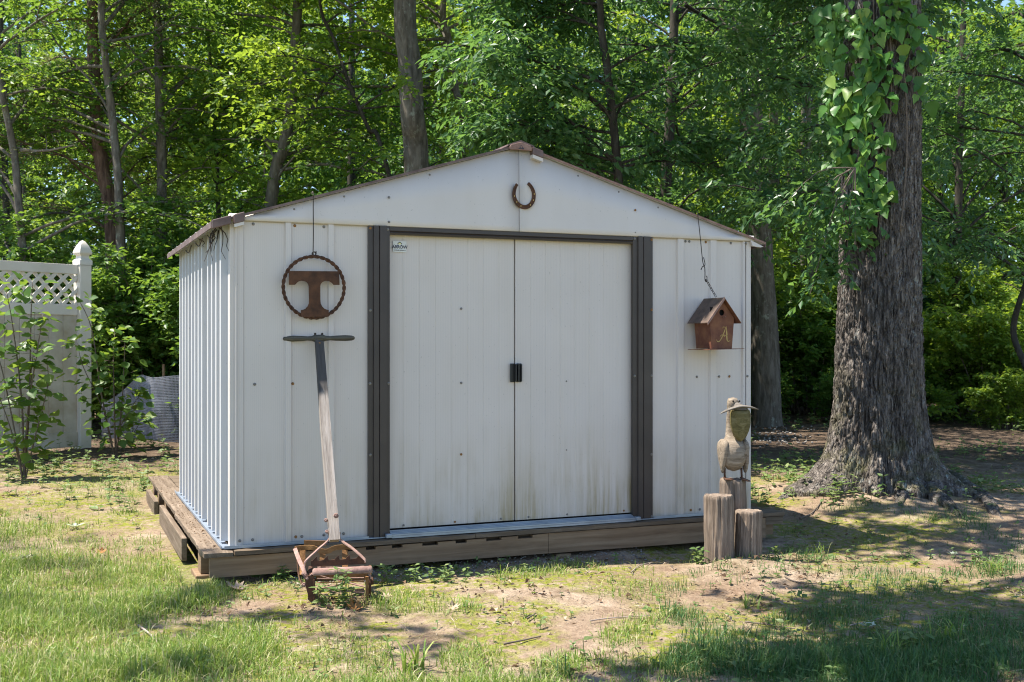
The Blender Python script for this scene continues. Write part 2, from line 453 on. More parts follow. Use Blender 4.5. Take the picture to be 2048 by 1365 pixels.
MAT['leaf_tan'] = mat_leaf('dry_tan_leaf', [(0.0, (0.36, 0.27, 0.19)), (1.0, (0.42, 0.32, 0.23))], (0.4, 0.3, 0.15), 0.15, 0.8)
MAT['leaf_pale'] = mat_leaf('pale_underside_leaf', [(0.0, (0.42, 0.46, 0.33)), (1.0, (0.48, 0.52, 0.38))], (0.4, 0.45, 0.2), 0.2, 0.7)

# ------------------------------------------------------------------ leaf and branch generators
def leaf_arrays(p, a, n, L, W, six=False, fold=0.12):
    """p base, a axis, n normal, L length, W half width: arrays of m leaves"""
    a = nrm(a); s_ = nrm(np.cross(a, n)); n = np.cross(s_, a)
    L = np.broadcast_to(L, (len(p),))[:,None]; W = np.broadcast_to(W, (len(p),))[:,None]
    m = len(p)
    if six:
        droop = -0.10*L*n
        V = np.stack([p, p+a*L*.28+s_*W*.9+n*W*fold*2, p+a*L*.62+s_*W*.72+n*W*fold+droop*.3, p+a*L+droop, p+a*L*.62-s_*W*.72+n*W*fold+droop*.3, p+a*L*.28-s_*W*.9+n*W*fold*2, p+a*L*.45], 1)
        b = np.arange(m)[:,None]*7
        F = np.concatenate([b+np.array([[0,1,2,6]]), b+np.array([[6,2,3,4]]), b+np.array([[0,6,4,5]])])
        return V.reshape(-1,3), F
    V = np.stack([p, p+a*L*.42+s_*W+n*W*fold*2, p+a*L, p+a*L*.42-s_*W+n*W*fold*2], 1)
    b = np.arange(m)[:,None]*4
    F = np.concatenate([b+np.array([[0,1,2]]), b+np.array([[0,2,3]])])
    return V.reshape(-1,3), F

def twigs_to_leaves(geo, P0, D, length, nleaf, L, W, droop=0.35, r=rng, six=False, lift=0.8, cull=None):
    """leaves set along m twigs"""
    m = len(P0)
    D = nrm(D)
    t = (np.arange(nleaf)+0.6)/nleaf
    length = np.broadcast_to(length, (m,))
    pos = P0[:,None]+D[:,None]*(t[None,:,None]*length[:,None,None])
    pos[:,:,2] -= (t[None,:]**2)*length[:,None]*droop*0.5
    up = np.array([0,0,1.0])
    side = nrm(np.cross(D, up)+1e-6)
    sg = np.where(np.arange(nleaf)%2==0, 1, -1)[None,:,None]
    ax = D[:,None]*0.55+side[:,None]*sg*0.85+r.normal(0,.32,(m,nleaf,3))
    ax[:,:,2] -= droop
    nn = up*lift+r.normal(0,.42,(m,nleaf,3))
    pos = pos+r.normal(0,.02,pos.shape)
    pos, ax, nn = pos.reshape(-1,3), ax.reshape(-1,3), nn.reshape(-1,3)
    if cull is not None:
        k = cull(pos); pos, ax, nn = pos[k], ax[k], nn[k]
    sc = r.uniform(.65,1.15,len(pos))
    V, F = leaf_arrays(pos, ax, nn, L*sc, W*sc, six)
    geo.add(V, F)

def limb(start, az, el, length, curve=0.0, n=7, r=rng, wob=0.06):
    t = np.linspace(0,1,n)
    e = el+curve*t
    d = np.column_stack([np.cos(e)*math.cos(az), np.cos(e)*math.sin(az), np.sin(e)])
    p = np.cumsum(np.vstack([np.zeros(3), d[:-1]*length/(n-1)]),0)
    w_ = r.normal(0,wob*length/(n-1),(n,3)); w_[0]=0
    return np.asarray(start)+p+np.cumsum(w_,0)*.6

def interp_path(path, t):
    path = np.asarray(path); x = np.clip(t,0,1)*(len(path)-1)
    i = np.minimum(x.astype(int), len(path)-2); f = (x-i)[:,None]
    return path[i]*(1-f)+path[i+1]*f, nrm(path[i+1]-path[i])

def make_crown(limbs, leafL, leafW, twigs_per_m=9, twig_len=0.45, nleaf=16, droop=0.35, start=0.25, spread=0.8, r=rng, cull=None, six=False):
    g = Geo()
    for path in limbs:
        ln = np.linalg.norm(np.diff(path,axis=0),axis=1).sum()
        k = max(3,int(ln*twigs_per_m))
        t = start+(1-start)*r.uniform(0,1,k)**0.8
        p, d = interp_path(path, t)
        D = d*0.5+r.normal(0,spread,(k,3))*np.array([1,1,0.45])
        twigs_to_leaves(g, p, D, r.uniform(.6,1.3,k)*twig_len*(1.15-0.4*t), nleaf, leafL, leafW, droop, r, six, cull=cull)
    return g

def gz(x, y):
    """height of the ground"""
    x = np.asarray(x,float); y = np.asarray(y,float)
    q = np.stack([x,y,np.zeros_like(x)],-1)
    z = -0.035+0.030*vnoise(q*0.45,3)+0.014*vnoise(q*1.7,5)
    z = z+0.02*sstep(-1.0,-3.0,x)*sstep(4.5,6.5,y)
    z = z+0.10*sstep(9.5,16,y)+0.5*sstep(18,34,y)
    z = z+0.05*np.exp(-((x-1.22)**2+(y-5.68)**2)/0.05)      # soil heaped round the logs
    z = z+0.09*np.exp(-((x-2.7)**2+(y-8.1)**2)/0.9)
    z = z-0.035*np.exp(-((y-(5.15+0.41*(x+1.3)))/0.22)**2)*sstep(-1.2,-0.4,x)*sstep(1.5,0.9,x)
    return z

SUN_H = 1/math.tan(R(SUN_EL))

# ------------------------------------------------------------------ ground
def axis(segs):
    out = []
    for a, b, n in segs: out.append(np.linspace(a, b, n, endpoint=False))
    return np.concatenate(out+[[segs[-1][1]]])
gx = axis([(-150,-30,12),(-30,-6,40),(-6,-3.4,60),(-3.4,3.4,230),(3.4,6,60),(6,30,40),(30,150,12)])
gy = axis([(-40,1,18),(1,3.2,40),(3.2,7.5,170),(7.5,13,110),(13,30,40),(30,160,16)])
GX, GY = np.meshgrid(gx, gy)
Q = np.stack([GX,GY,np.zeros_like(GX)],-1)
fine = np.exp(-np.maximum(GY-12,0)/4)*(GY>0)
GZ = gz(GX,GY)+fine*(0.013*fbm(Q*8,3,21)+0.008*fbm(Q*32,2,31))

# lawn thickness over the yard: (photo column, photo row, half width, half height, amount)
LAWN = [(60,1190,340,95,1.0),(330,1180,150,60,.85),(150,1330,420,60,.95),(470,1300,110,60,.7),(30,1080,180,50,.75),
        (300,1100,110,28,.45),(370,1045,60,30,.4),(250,985,150,25,.35),(700,1335,90,60,.6),(800,1210,75,22,.65),(900,1225,60,20,.45),
        (1060,1150,90,16,.55),(940,1330,70,40,.5),(1250,1290,60,24,.5),(1120,1345,60,25,.55),(1560,1325,210,52,1.0),(1800,1330,300,60,1.0),
        (1350,1240,45,18,.45),(1960,1280,120,50,.8),(1760,1190,150,26,.3),(1450,1290,90,25,.6),(1270,1190,110,20,.3),(640,1250,60,20,.45),
        (1620,1110,40,14,.4),(1990,1130,60,22,.45),(600,1345,120,35,.55),(1700,1240,120,24,.35),(1380,1345,80,30,.7)]
def unproj(x, y):
    d = np.maximum(y,0.5)
    return CX+FPX*x/d, CY+FPX*(CAMZ+0.035)/d
def lawn_amount(x, y):
    px, py = unproj(x,y)
    wob = fbm(np.stack([x,y,np.zeros_like(x)],-1)*3.1,3,71)*0.9
    f = .30*sstep(-.05,.5,wob)*np.where(y<7.5,1,.4)
    for (a,b,rx,ry,am) in LAWN:
        q = ((px-a)/rx)**2+((py-b)/ry)**2
        f = np.maximum(f, am*sstep(1.35,0.35,q+wob*0.55))
    off = (px<-30)|(px>2080)|(py>1380)
    f = np.where(off & (y<9), np.clip(0.75+wob,0,1), f)
    return np.clip(f*(0.74+1.3*np.clip(wob,-.45,.45)),0,1.1)
LG = np.clip(lawn_amount(GX.ravel(),GY.ravel()),0,1)
MOSS = [(820,1185,60,16),(1080,1170,110,22),(620,1190,70,22),(1190,1160,90,16),(700,1175,60,14),(1440,1290,120,26),(1290,1270,60,18),
        (1560,1010,50,10),(1650,1130,50,14),(760,1250,50,14),(1120,1225,40,12),(100,1010,120,18),(250,1040,110,16),(120,950,100,12),(1500,1330,80,22),
        (1780,1120,60,14),(1850,1060,60,14),(560,1240,60,18),(330,960,60,12),(1900,990,70,16),(1010,1290,40,12),(1340,1330,60,20)]
px_, py_ = unproj(GX.ravel(),GY.ravel())
wob_ = fbm(np.stack([GX.ravel(),GY.ravel(),np.zeros(GX.size)],-1)*5.0,3,44)
MG = 0.9*sstep(-.04,.28,fbm(np.stack([GX.ravel(),GY.ravel(),np.zeros(GX.size)],-1)*2.3,3,93))*(GY.ravel()<11)
for (a,b,rx,ry) in MOSS:
    MG = np.maximum(MG, sstep(1.7,0.2,((px_-a)/(rx*1.15))**2+((py_-b)/(ry*1.15))**2+wob_*2.0))
SOIL = sstep(8.6,11.5,GY.ravel()+0.8*wob_)                       # leaf mould under the wood
gm = M_('yard_soil')
v = gm.coord()
def attr(m, nm):
    a = m.n('ShaderNodeAttribute'); a.attribute_name = nm; return a.outputs['Fac']
n1 = gm.noise(v, 1.1, 5, 0.6); n2 = gm.noise(v, 11, 7, 0.72); n3 = gm.noise(v, 55, 4, 0.7)
dirt = gm.ramp(n2, [(0.28,(0.11,0.075,0.05)),(0.42,(0.235,0.172,0.12)),(0.56,(0.36,0.275,0.20)),(0.76,(0.48,0.39,0.305))])
dirt = gm.mix(gm.ramp(n1,[(0.42,(0,0,0)),(0.62,(1,1,1))]), dirt, gm.ramp(n3,[(0.35,(0.17,0.11,0.07)),(0.7,(0.34,0.245,0.17))]))
grit = gm.ramp(gm.noise(v, 95, 3, 0.6), [(0.62,(0,0,0)),(0.72,(1,1,1))])
dirt = gm.mix(gm.math('MULTIPLY',grit,0.55), dirt, (0.10,0.062,0.04))
mossc = gm.ramp(n3, [(0.3,(0.085,0.105,0.015)),(0.5,(0.19,0.205,0.025)),(0.75,(0.31,0.30,0.045))])
mf = gm.math('MULTIPLY', attr(gm,'moss'), gm.ramp(gm.noise(v,24,5,0.7),[(0.42,(0.0,0.0,0.0)),(0.56,(1,1,1))]))
c = gm.mix(mf, dirt, mossc)
that = gm.ramp(n3, [(0.3,(0.085,0.11,0.025)),(0.5,(0.175,0.19,0.06)),(0.75,(0.31,0.29,0.14))])
c = gm.mix(gm.math('MULTIPLY', attr(gm,'lawn'), 0.85), c, that)
soil = gm.ramp(n2, [(0.3,(0.045,0.032,0.022)),(0.55,(0.12,0.085,0.06)),(0.75,(0.24,0.18,0.135))])
c = gm.mix(attr(gm,'mould'), c, soil)
hb = gm.math('ADD', gm.math('MULTIPLY', n3, 0.5), n2)
MAT['ground'] = gm.done(c, 0.95, 0, gm.bump(gm.noise(v,140,3), 0.35, 0.004, gm.bump(hb, 1.0, 0.03)), 0.1)
nx, ny = len(gx), len(gy)
ii, jj = np.meshgrid(np.arange(ny-1), np.arange(nx-1), indexing='ij')
gF = np.stack([ii*nx+jj, ii*nx+jj+1, (ii+1)*nx+jj+1, (ii+1)*nx+jj], -1).reshape(-1,4)
gme = np_mesh('ground', np.stack([GX,GY,GZ],-1).reshape(-1,3), [gF], True)
for nm, arr in (('lawn',LG),('moss',MG),('mould',SOIL)):
    at = gme.attributes.new(nm,'FLOAT','POINT'); at.data.foreach_set('value', arr.astype(np.float32))
ground = link('ground', gme, MAT['ground'])
tag(ground, 'bare tan dirt yard with moss patches and thin lawn', 'ground', kind='structure')

# ------------------------------------------------------------------ the shed
TH = math.atan2(0.384, 0.923)
SO = np.array([-1.306, 5.366, 0.125])            # front left panel corner on the platform
UL, UR, VB = -0.058, 2.924, 2.11                  # left wall, right wall, back wall
RIDGE = 1.447
def shed_w(u, v_, z):                             # shed frame to world
    c_, s_ = math.cos(TH), math.sin(TH)
    return np.array([SO[0]+u*c_-v_*s_, SO[1]+u*s_+v_*c_, SO[2]+z])
shed = empty('garden_shed', SO, TH, 'weathered off-white metal garden shed with brown trimmed double doors', 'shed')
ZG = 1.579                                        # foot of the gable
def roof_z(u): return 2.162-0.125-0.30*abs(u-RIDGE)

def sheet(profile, z0, z1, name, mat, parent=shed, nz=2, th=None):
    """folded steel sheet: polyline of (u, v) drawn up from z0 to z1"""
    p = np.array(profile, float); n = len(p)
    zs = np.linspace(z0, z1, nz)
    V = np.concatenate([np.column_stack([p[:,0],p[:,1],np.full(n,z)]) for z in zs])
    F = [(k*n+i,k*n+i+1,(k+1)*n+i+1,(k+1)*n+i) for k in range(nz-1) for i in range(n-1)]
    o = Geo().add(V,F).build(name, mat, parent)
    m = o.modifiers.new('gauge','SOLIDIFY'); m.thickness = 0.0015; m.offset = -1
    return o
def ribs(u0, u1, rib_list, depth=0.013, y=0.0):
    pr = [(u0,y)]
    for (a,b) in rib_list:
        pr += [(a,y),(a+0.006,y-depth),(b-0.004,y-depth),(b,y)]
    return pr+[(u1,y)]
sheet(ribs(0.0,0.211,[]), 0.0, ZG+0.02, 'wall_panel', MAT['siding'])
sheet(ribs(0.203,0.43,[(0.203,0.238)]), 0.001, ZG+0.021, 'wall_panel', MAT['siding'])
sheet(ribs(0.416,0.63,[(0.416,0.452)],0.013,0.001), 0.0, ZG+0.02, 'wall_panel', MAT['siding'])
sheet(ribs(2.255,2.45,[]), 0.0, ZG+0.02, 'wall_panel', MAT['siding'])
sheet(ribs(2.424,2.66,[(2.424,2.470)]), 0.001, ZG+0.021, 'wall_panel', MAT['siding'])
sheet(ribs(2.64,2.90,[(2.64,2.690),(2.862,2.884)],0.013,0.001), 0.0, ZG+0.02, 'wall_panel', MAT['siding'])
# folded corner posts
sheet([(UL-0.001,0.05),(UL-0.001,-0.004),(-0.037,-0.004),(-0.034,-0.016),(-0.028,-0.016),(-0.026,-0.006),(0.004,-0.006)], 0.0, ZG+0.03, 'corner_trim', MAT['siding'])
sheet([(2.892,-0.006),(UR,-0.006),(UR,0.05)], 0.0, ZG+0.03, 'corner_trim', MAT['siding'])
# ribbed left wall in three sheets
def side_profile(v0, v1, u, sgn):
    pr = [(u,v0)]
    v_ = v0+0.022
    while v_+0.10 < v1:
        pr += [(u,v_),(u+sgn*0.031,v_+0.009),(u+sgn*0.031,v_+0.055),(u,v_+0.066)]
        v_ += 0.158
    return pr+[(u,v1)]
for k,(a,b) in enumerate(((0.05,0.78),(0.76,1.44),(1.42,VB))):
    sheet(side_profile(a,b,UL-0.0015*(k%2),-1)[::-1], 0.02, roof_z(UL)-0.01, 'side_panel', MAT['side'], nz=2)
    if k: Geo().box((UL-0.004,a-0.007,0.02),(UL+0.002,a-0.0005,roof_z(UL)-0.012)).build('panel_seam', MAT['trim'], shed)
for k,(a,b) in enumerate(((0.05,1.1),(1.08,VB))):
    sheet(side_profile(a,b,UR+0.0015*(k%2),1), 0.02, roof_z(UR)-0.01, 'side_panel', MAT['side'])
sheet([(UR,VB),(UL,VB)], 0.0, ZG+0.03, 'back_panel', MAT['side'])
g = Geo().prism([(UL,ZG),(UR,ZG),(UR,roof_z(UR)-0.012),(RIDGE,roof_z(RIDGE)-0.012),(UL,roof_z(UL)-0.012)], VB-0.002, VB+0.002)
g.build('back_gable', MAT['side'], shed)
# gable sheets: left and right meet in a seam above the doors
def gable(u0,u1,y,fold):
    n=14; us=np.linspace(u0,u1,n)
    V=[];F=[]
    for i,u in enumerate(us):
        top=roof_z(u)-0.010
        V+=[(u,y-0.004,ZG-0.004),(u,y-0.012,ZG+0.002),(u,y-0.010,ZG+0.03),(u,y-0.006,(ZG+top)/2),(u,y,max(top,ZG+0.031))]
    for i in range(n-1):
        for k in range(4):
            a=i*5+k; F.append((a,a+5,a+6,a+1))
    o=Geo().add(np.array(V),F).build('gable_panel',MAT['gable'],shed,True)
    m=o.modifiers.new('gauge','SOLIDIFY'); m.thickness=0.002; m.offset=-1
gable(UL-0.004, RIDGE+0.004, -0.008, 0)
gable(RIDGE+0.004, UR+0.012, -0.0105, 0)
# doors: two sliding leaves with lapped vertical boards
def door(u0,u1,y,nb,flip):
    step=(u1-u0)/nb; pr=[]
    for i in range(nb):
        a=u0+i*step
        pr+=[(a,y),(a+0.003,y-0.0022),(a+step-0.003,y-0.0008)]
    pr+=[(u1,y),(u1,y+0.02)]
    pr=[(u0,y+0.02)]+pr
    n=len(pr); zs=np.array([0.035,0.09,1.545])
    p=np.array(pr); V=np.concatenate([np.column_stack([p[:,0],p[:,1]-(0.002 if k==1 else 0),np.full(n,z)]) for k,z in enumerate(zs)])
    F=[(k*n+i,k*n+i+1,(k+1)*n+i+1,(k+1)*n+i) for k in range(2) for i in range(n-1)]
    return Geo().add(V,F).build('door',MAT['door'],shed)
dl = door(0.728,1.437,0.028,8,False)
dr = door(1.443,2.150,0.024,8,True)
tag(dl, 'left sliding door leaf with small maker sticker'); tag(dr, 'right sliding door leaf with green-brown stains')
Geo().box((0.6,0.06,0.0),(2.3,0.062,1.6)).build('inner_shade_sheet', MAT['void'], shed)  # near-black sheet stands in for the shade inside the shed
# handles
for d_,ua in ((dl,1.409),(dr,1.446)):
    g=Geo().box((ua,0.010,0.775),(ua+0.029,0.0145,0.875))
    if d_ is dl: g.box((ua+0.022,-0.012,0.778),(ua+0.0285,0.012,0.872))
    else: g.box((ua,-0.012,0.778),(ua+0.006,0.012,0.872)).box((ua+0.022,0.0,0.779),(ua+0.0285,0.012,0.871))
    g.build('handle', MAT['black'], d_, bevel=0.0015)
# door jambs: folded brown channels
def jamb(u0,u1):
    w_=u1-u0
    pr=[(u0,0.004),(u0,-0.016),(u0+0.22*w_,-0.016),(u0+0.24*w_,-0.026),(u0+0.47*w_,-0.026),(u0+0.49*w_,-0.021),(u0+0.52*w_,-0.028),(u0+0.84*w_,-0.028),(u0+0.86*w_,-0.018),(u1,-0.018),(u1,0.03)]
    sheet(pr,0.0,ZG-0.001,'door_jamb',MAT['trim'])
jamb(0.6236,0.735); jamb(2.137,2.2616)
g=Geo()
hd=[(0.0,1.536),(-0.014,1.536),(-0.017,1.546),(-0.012,1.552),(-0.020,1.556),(-0.020,1.574),(-0.008,1.5785),(0.03,1.5785)]
n=len(hd); V=np.concatenate([np.column_stack([np.full(n,u),np.array(hd)[:,0],np.array(hd)[:,1]]) for u in (0.7352,2.1368)])
g.add(V,[(i,i+n,i+n+1,i+1) for i in range(n-1)]).build('door_header',MAT['trim'],shed)
# galvanised floor track and base rails
g=Geo()
for k,(y0,y1,z0,z1) in enumerate(((-0.052,0.03,-0.002,0.008),(-0.050,-0.043,0.009,0.017),(-0.034,-0.027,0.009,0.021),(-0.018,-0.011,0.009,0.025),(-0.003,0.005,0.009,0.03))):
    g.box((0.737,y0,z0),(2.135,y1,z1))
g.build('door_track',MAT['galv'],shed)
Geo().box((UL-0.03,-0.032,-0.001),(0.735,-0.0065,0.004)).box((UL-0.03,-0.032,0.0045),(0.622,-0.030,0.013)).build('base_rail',MAT['galv'],shed)
Geo().box((2.137,-0.032,-0.001),(UR+0.03,-0.0065,0.004)).box((2.263,-0.032,0.0045),(UR+0.03,-0.030,0.013)).build('base_rail',MAT['galv'],shed)
Geo().box((UL-0.045,-0.029,0.001),(UL-0.002,VB,0.006)).box((UL-0.046,-0.029,0.0065),(UL-0.043,VB,0.016)).build('base_rail',MAT['galv'],shed)
Geo().box((0.705,-0.060,0.001),(0.736,-0.034,0.022)).build('track_clip',MAT['galv'],shed,bevel=0.003)
Geo().box((2.136,-0.060,0.001),(2.163,-0.034,0.022)).build('track_clip',MAT['galv'],shed,bevel=0.003)
# roof: ribbed sheets, one run for each slope
def roof_run(sgn, ue, name):
    vs=[-0.028]; 
    pr=[]
    v_=-0.028; k=0
    while v_<VB+0.03:
        pr+=[(v_,0.0),(v_+0.17,0.0),(v_+0.185,0.018),(v_+0.225,0.018),(v_+0.24,0.0)]; v_+=0.24
    pr=np.array([q for q in pr if q[0]<=VB+0.03])
    V=[];n=len(pr)
    for u in (RIDGE,ue):
        V.append(np.column_stack([np.full(n,u),pr[:,0],roof_z(u)-0.006+pr[:,1]]))
    F=[(i,i+1,i+1+n,i+n) for i in range(n-1)]
    if sgn>0: F=[f[::-1] for f in F]
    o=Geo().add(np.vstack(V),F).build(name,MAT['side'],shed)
    m=o.modifiers.new('gauge','SOLIDIFY'); m.thickness=0.003; m.offset=0
UE0, UE1 = UL-0.085, UR+0.085
roof_run(-1,UE0,'roof_panel'); roof_run(1,UE1,'roof_panel')
def slope_bar(u0,u1,v0,v1,dz0,dz1,name,mat,bev=0.0):
    g=Geo()
    V=[]
    for u in (u0,u1):
        z=roof_z(u)
        V+=[(u,v0,z+dz0),(u,v1,z+dz0),(u,v1,z+dz1),(u,v0,z+dz1)]
    g.add(np.array(V),[(0,1,2,3),(7,6,5,4),(0,4,5,1),(1,5,6,2),(2,6,7,3),(3,7,4,0)])
    return g.build(name,mat,shed,bevel=bev)
slope_bar(UE0+0.001,RIDGE-0.03,-0.034,-0.0285,-0.007,0.005,'roof_edge_trim',MAT['rooftrim'])
slope_bar(RIDGE+0.12,UE1,-0.034,-0.0285,-0.007,0.005,'roof_edge_trim',MAT['rust_pale'])
# eave gutters' edges
for ue,s_ in ((UE0,-1),(UE1,1)):
    z=roof_z(ue)
    Geo().box((min(ue,ue+s_*0.006),-0.030,z-0.024),(max(ue,ue+s_*0.006),VB+0.03,z+0.006)).build('eave_trim',MAT['rooftrim'],shed)
# corner caps and ridge caps
def cap(u0,u1,name='corner_cap',drop=0.036,v0=-0.046,mat='rooftrim'):
    return slope_bar(u0,u1,v0,-0.012,-drop,0.012,name,MAT[mat],0.004)
cap(UE0-0.004,UL+0.0,drop=0.030)
cap(UL+0.012,0.004,drop=0.034,v0=-0.052)
slope_bar(UL+0.014,0.002,-0.048,-0.012,-0.050,-0.0345,'corner_cap_lip',MAT['gable'])
g=Geo()
zr=roof_z(RIDGE)
g.prism([(RIDGE-0.062,zr-0.030),(RIDGE+0.062,zr-0.030),(RIDGE+0.062,zr-0.0165),(RIDGE+0.058,zr-0.004),(RIDGE,zr+0.013),(RIDGE-0.058,zr-0.004),(RIDGE-0.066,zr-0.018)],-0.050,-0.0345)
rc=g.build('ridge_cap',MAT['rust_pale'],shed,bevel=0.002)
Geo().prism([(RIDGE-0.075,zr-0.012),(RIDGE,zr+0.014),(RIDGE+0.078,zr-0.010),(RIDGE+0.078,zr-0.002),(RIDGE,zr+0.024),(RIDGE-0.075,zr-0.004)],-0.044,VB+0.03).build('ridge_cover',MAT['rooftrim'],shed)
cap(RIDGE+0.066,RIDGE+0.128,'ridge_end_cap',0.028,-0.054,'rooftrim')
slope_bar(RIDGE+0.067,RIDGE+0.126,-0.050,-0.012,-0.047,-0.0285,'ridge_cap_lip',MAT['gable'])
Geo().prism([(UE1-0.10,roof_z(UE1-.1)-0.015),(UE1-0.01,roof_z(UE1-.01)-0.024),(UE1-0.03,roof_z(UE1)-0.026),(UE1-0.085,roof_z(UE1)-0.020)],-0.026,-0.008).build('corner_cap_lip',MAT['gable'],shed)

def text_mesh(name,s,size,weight=0.0,spacing=1.0,extrude=0.0004):
    cu=bpy.data.curves.new(name,'FONT'); cu.body=s; cu.size=size; cu.align_x='CENTER'; cu.align_y='BOTTOM'
    cu.extrude=extrude; cu.offset=weight; cu.space_character=spacing; cu.resolution_u=4
    ob=bpy.data.objects.new(name,cu); col.objects.link(ob)
    dg=bpy.context.evaluated_depsgraph_get(); dg.update()
    me=bpy.data.meshes.new_from_object(ob.evaluated_get(dg)); me.name=name
    bpy.data.objects.remove(ob); bpy.data.curves.remove(cu)
    return me
def put_text(name,s,size,loc,parent,mat,weight=0.0,spacing=1.0):
    o=link(name,text_mesh(name,s,size,weight,spacing),mat,parent)
    o.location=loc; o.rotation_euler=(R(90),0,0); return o
# maker's sticker on the left door leaf
su,sz=0.799,1.452
st=Geo().box((su-0.036,0.0205,sz),(su+0.036,0.0218,sz+0.056)).build('sticker',MAT['sticker'],dl)
put_text('sticker_lettering','ARROW',0.0225,(su,0.0198,sz+0.0135),st,MAT['ink'],0.0006,0.95)
put_text('sticker_small_print','STORAGE PRODUCTS',0.0062,(su,0.0198,sz+0.0055),st,MAT['ink'],0.0001)
g=Geo()
for s_ in (-1,1):
    g.prism([(su+s_*0.0,sz+0.0525),(su+s_*0.0,sz+0.0485),(su+s_*0.0115,sz+0.0405),(su+s_*0.0115,sz+0.0445)][::(1 if s_<0 else -1)],0.0192,0.0203)
    g.box((su+s_*0.010-0.003,0.0192,sz+0.030),(su+s_*0.010+0.003,0.0203,sz+0.037))
    g.prism([(su+s_*0.034,sz+0.034),(su+s_*0.030,sz+0.038),(su+s_*0.026,sz+0.0365),(su+s_*0.030,sz+0.036)][::(1 if s_<0 else -1)],0.0192,0.0203)
g.build('sticker_emblem',MAT['ink'],st)
Geo().prism([(su,sz+0.048),(su-0.0095,sz+0.040),(su-0.004,sz+0.0395),(su+0.004,sz+0.0395),(su+0.0095,sz+0.040)],0.0195,0.0203).build('sticker_yellow_roof',MAT['ink_y'],st)
put_text('ridge_lettering','ARROW',0.0085,(RIDGE,-0.0515,zr-0.0265),rc,MAT['ink'],0.0003)
g=Geo()
for s_ in (-1,1):
    g.prism([(RIDGE,zr-0.005),(RIDGE,zr-0.007),(RIDGE+s_*0.0075,zr-0.0125),(RIDGE+s_*0.0075,zr-0.0105)][::(1 if s_<0 else -1)],-0.0515,-0.0502)
    g.box((RIDGE+s_*0.006-0.002,-0.0515,zr-0.0185),(RIDGE+s_*0.006+0.002,-0.0502,zr-0.0145))
g.build('ridge_emblem',MAT['ink'],rc)

# screws with washers
sc=Geo().lathe([(0.0075,0),(0.0075,0.001),(0.0045,0.0015),(0.0040,0.0038),(0.002,0.0048),(0.0002,0.005)],TR(rot=(R(90),0,0)),10).mesh('screw')
sc.materials.append(MAT['screw'])
sc_r=sc.copy(); sc_r.materials.clear(); sc_r.materials.append(MAT['rust_orange']); n_scr=[0]
def screw(u,y,z,s_=1.0):
    n_scr[0]+=1; o=bpy.data.objects.new('screw',sc_r if n_scr[0]%4==1 else sc); col.objects.link(o); o.parent=shed; o.location=(u,y,z); o.scale=(s_,s_,s_)
for u,z in ((0.634,ZG-0.014),(0.724,ZG-0.018),(0.634,1.15),(0.634,0.42),(0.727,0.015),(0.632,0.78),(0.729,0.78)): screw(u,-0.017 if u<0.7 else -0.019,z)
for u,z in ((2.146,ZG-0.014),(2.254,ZG-0.016),(2.146,0.80),(2.254,0.80),(2.254,0.36),(2.254,1.17),(2.146,0.012),(2.254,0.012)): screw(u,-0.019,z)
for u in (0.053,0.255,0.40): screw(u,-0.001,ZG-0.016)
for u in (2.485,2.51,2.62,2.79,2.885): screw(u,-0.001 if u<2.86 else -0.013,ZG-0.016)
for u,z in ((0.06,0.785),(0.245,0.785),(2.44,0.79),(2.56,0.79),(2.71,0.79),(2.78,0.79),(2.90,0.79)): screw(u,-0.007 if u>2.89 else -0.001,z)
for u in (-0.012,0.05,0.26,0.29,0.40,0.50,2.52,2.58): screw(u,-0.007 if u<0 else -0.001,0.03)
for u,z in ((1.135,1.165),(1.135,0.775),(1.135,0.40),(1.745,0.775),(1.745,0.40)): screw(u,0.0225,z,0.9)
for u in (0.82,1.10,1.36,1.52,1.75,2.10): screw(u,0.022,0.048,0.8)
for u,z in ((0.73,ZG+0.02),(0.73,ZG+0.145),(2.15,ZG+0.02),(2.15,ZG+0.145)): screw(u,-0.019,z,0.9)
for u in (1.80,2.05,2.30,2.86,0.25,0.5,0.95): screw(u,-0.012,roof_z(u)-0.035,0.7)
# dead vine stems dangling from the left eave
g=Geo(); r_=np.random.default_rng(5)
for k in range(13):
    v_=abs(r_.normal(0.35,0.45))%1.9; ln=r_.uniform(.03,.13)*(1.4 if v_<0.7 else .8)
    p0=shed_w(UE0+0.03+r_.uniform(0,.03),v_,roof_z(UE0)-0.015)
    pts=[p0]
    for s_ in range(4): pts.append(pts[-1]+np.array([r_.normal(0,.012),r_.normal(0,.012),-ln/4]))
    g.tube(np.array(pts),np.linspace(.0035,.0012,5),5)
for k in range(3):
    v_=0.1+k*0.5; p0=shed_w(UE0+0.03,v_,roof_z(UE0)-0.02); p1=shed_w(UE0+0.035,v_+0.33,roof_z(UE0)-0.02)
    mid=(p0+p1)/2+np.array([0,0,-.03]); g.tube(smooth_path([p0,mid,p1],7),.003,5)
tag(g.build('dried_vine',MAT['wire']),'black dead vine stems dangling under the left eave of the shed','vine')

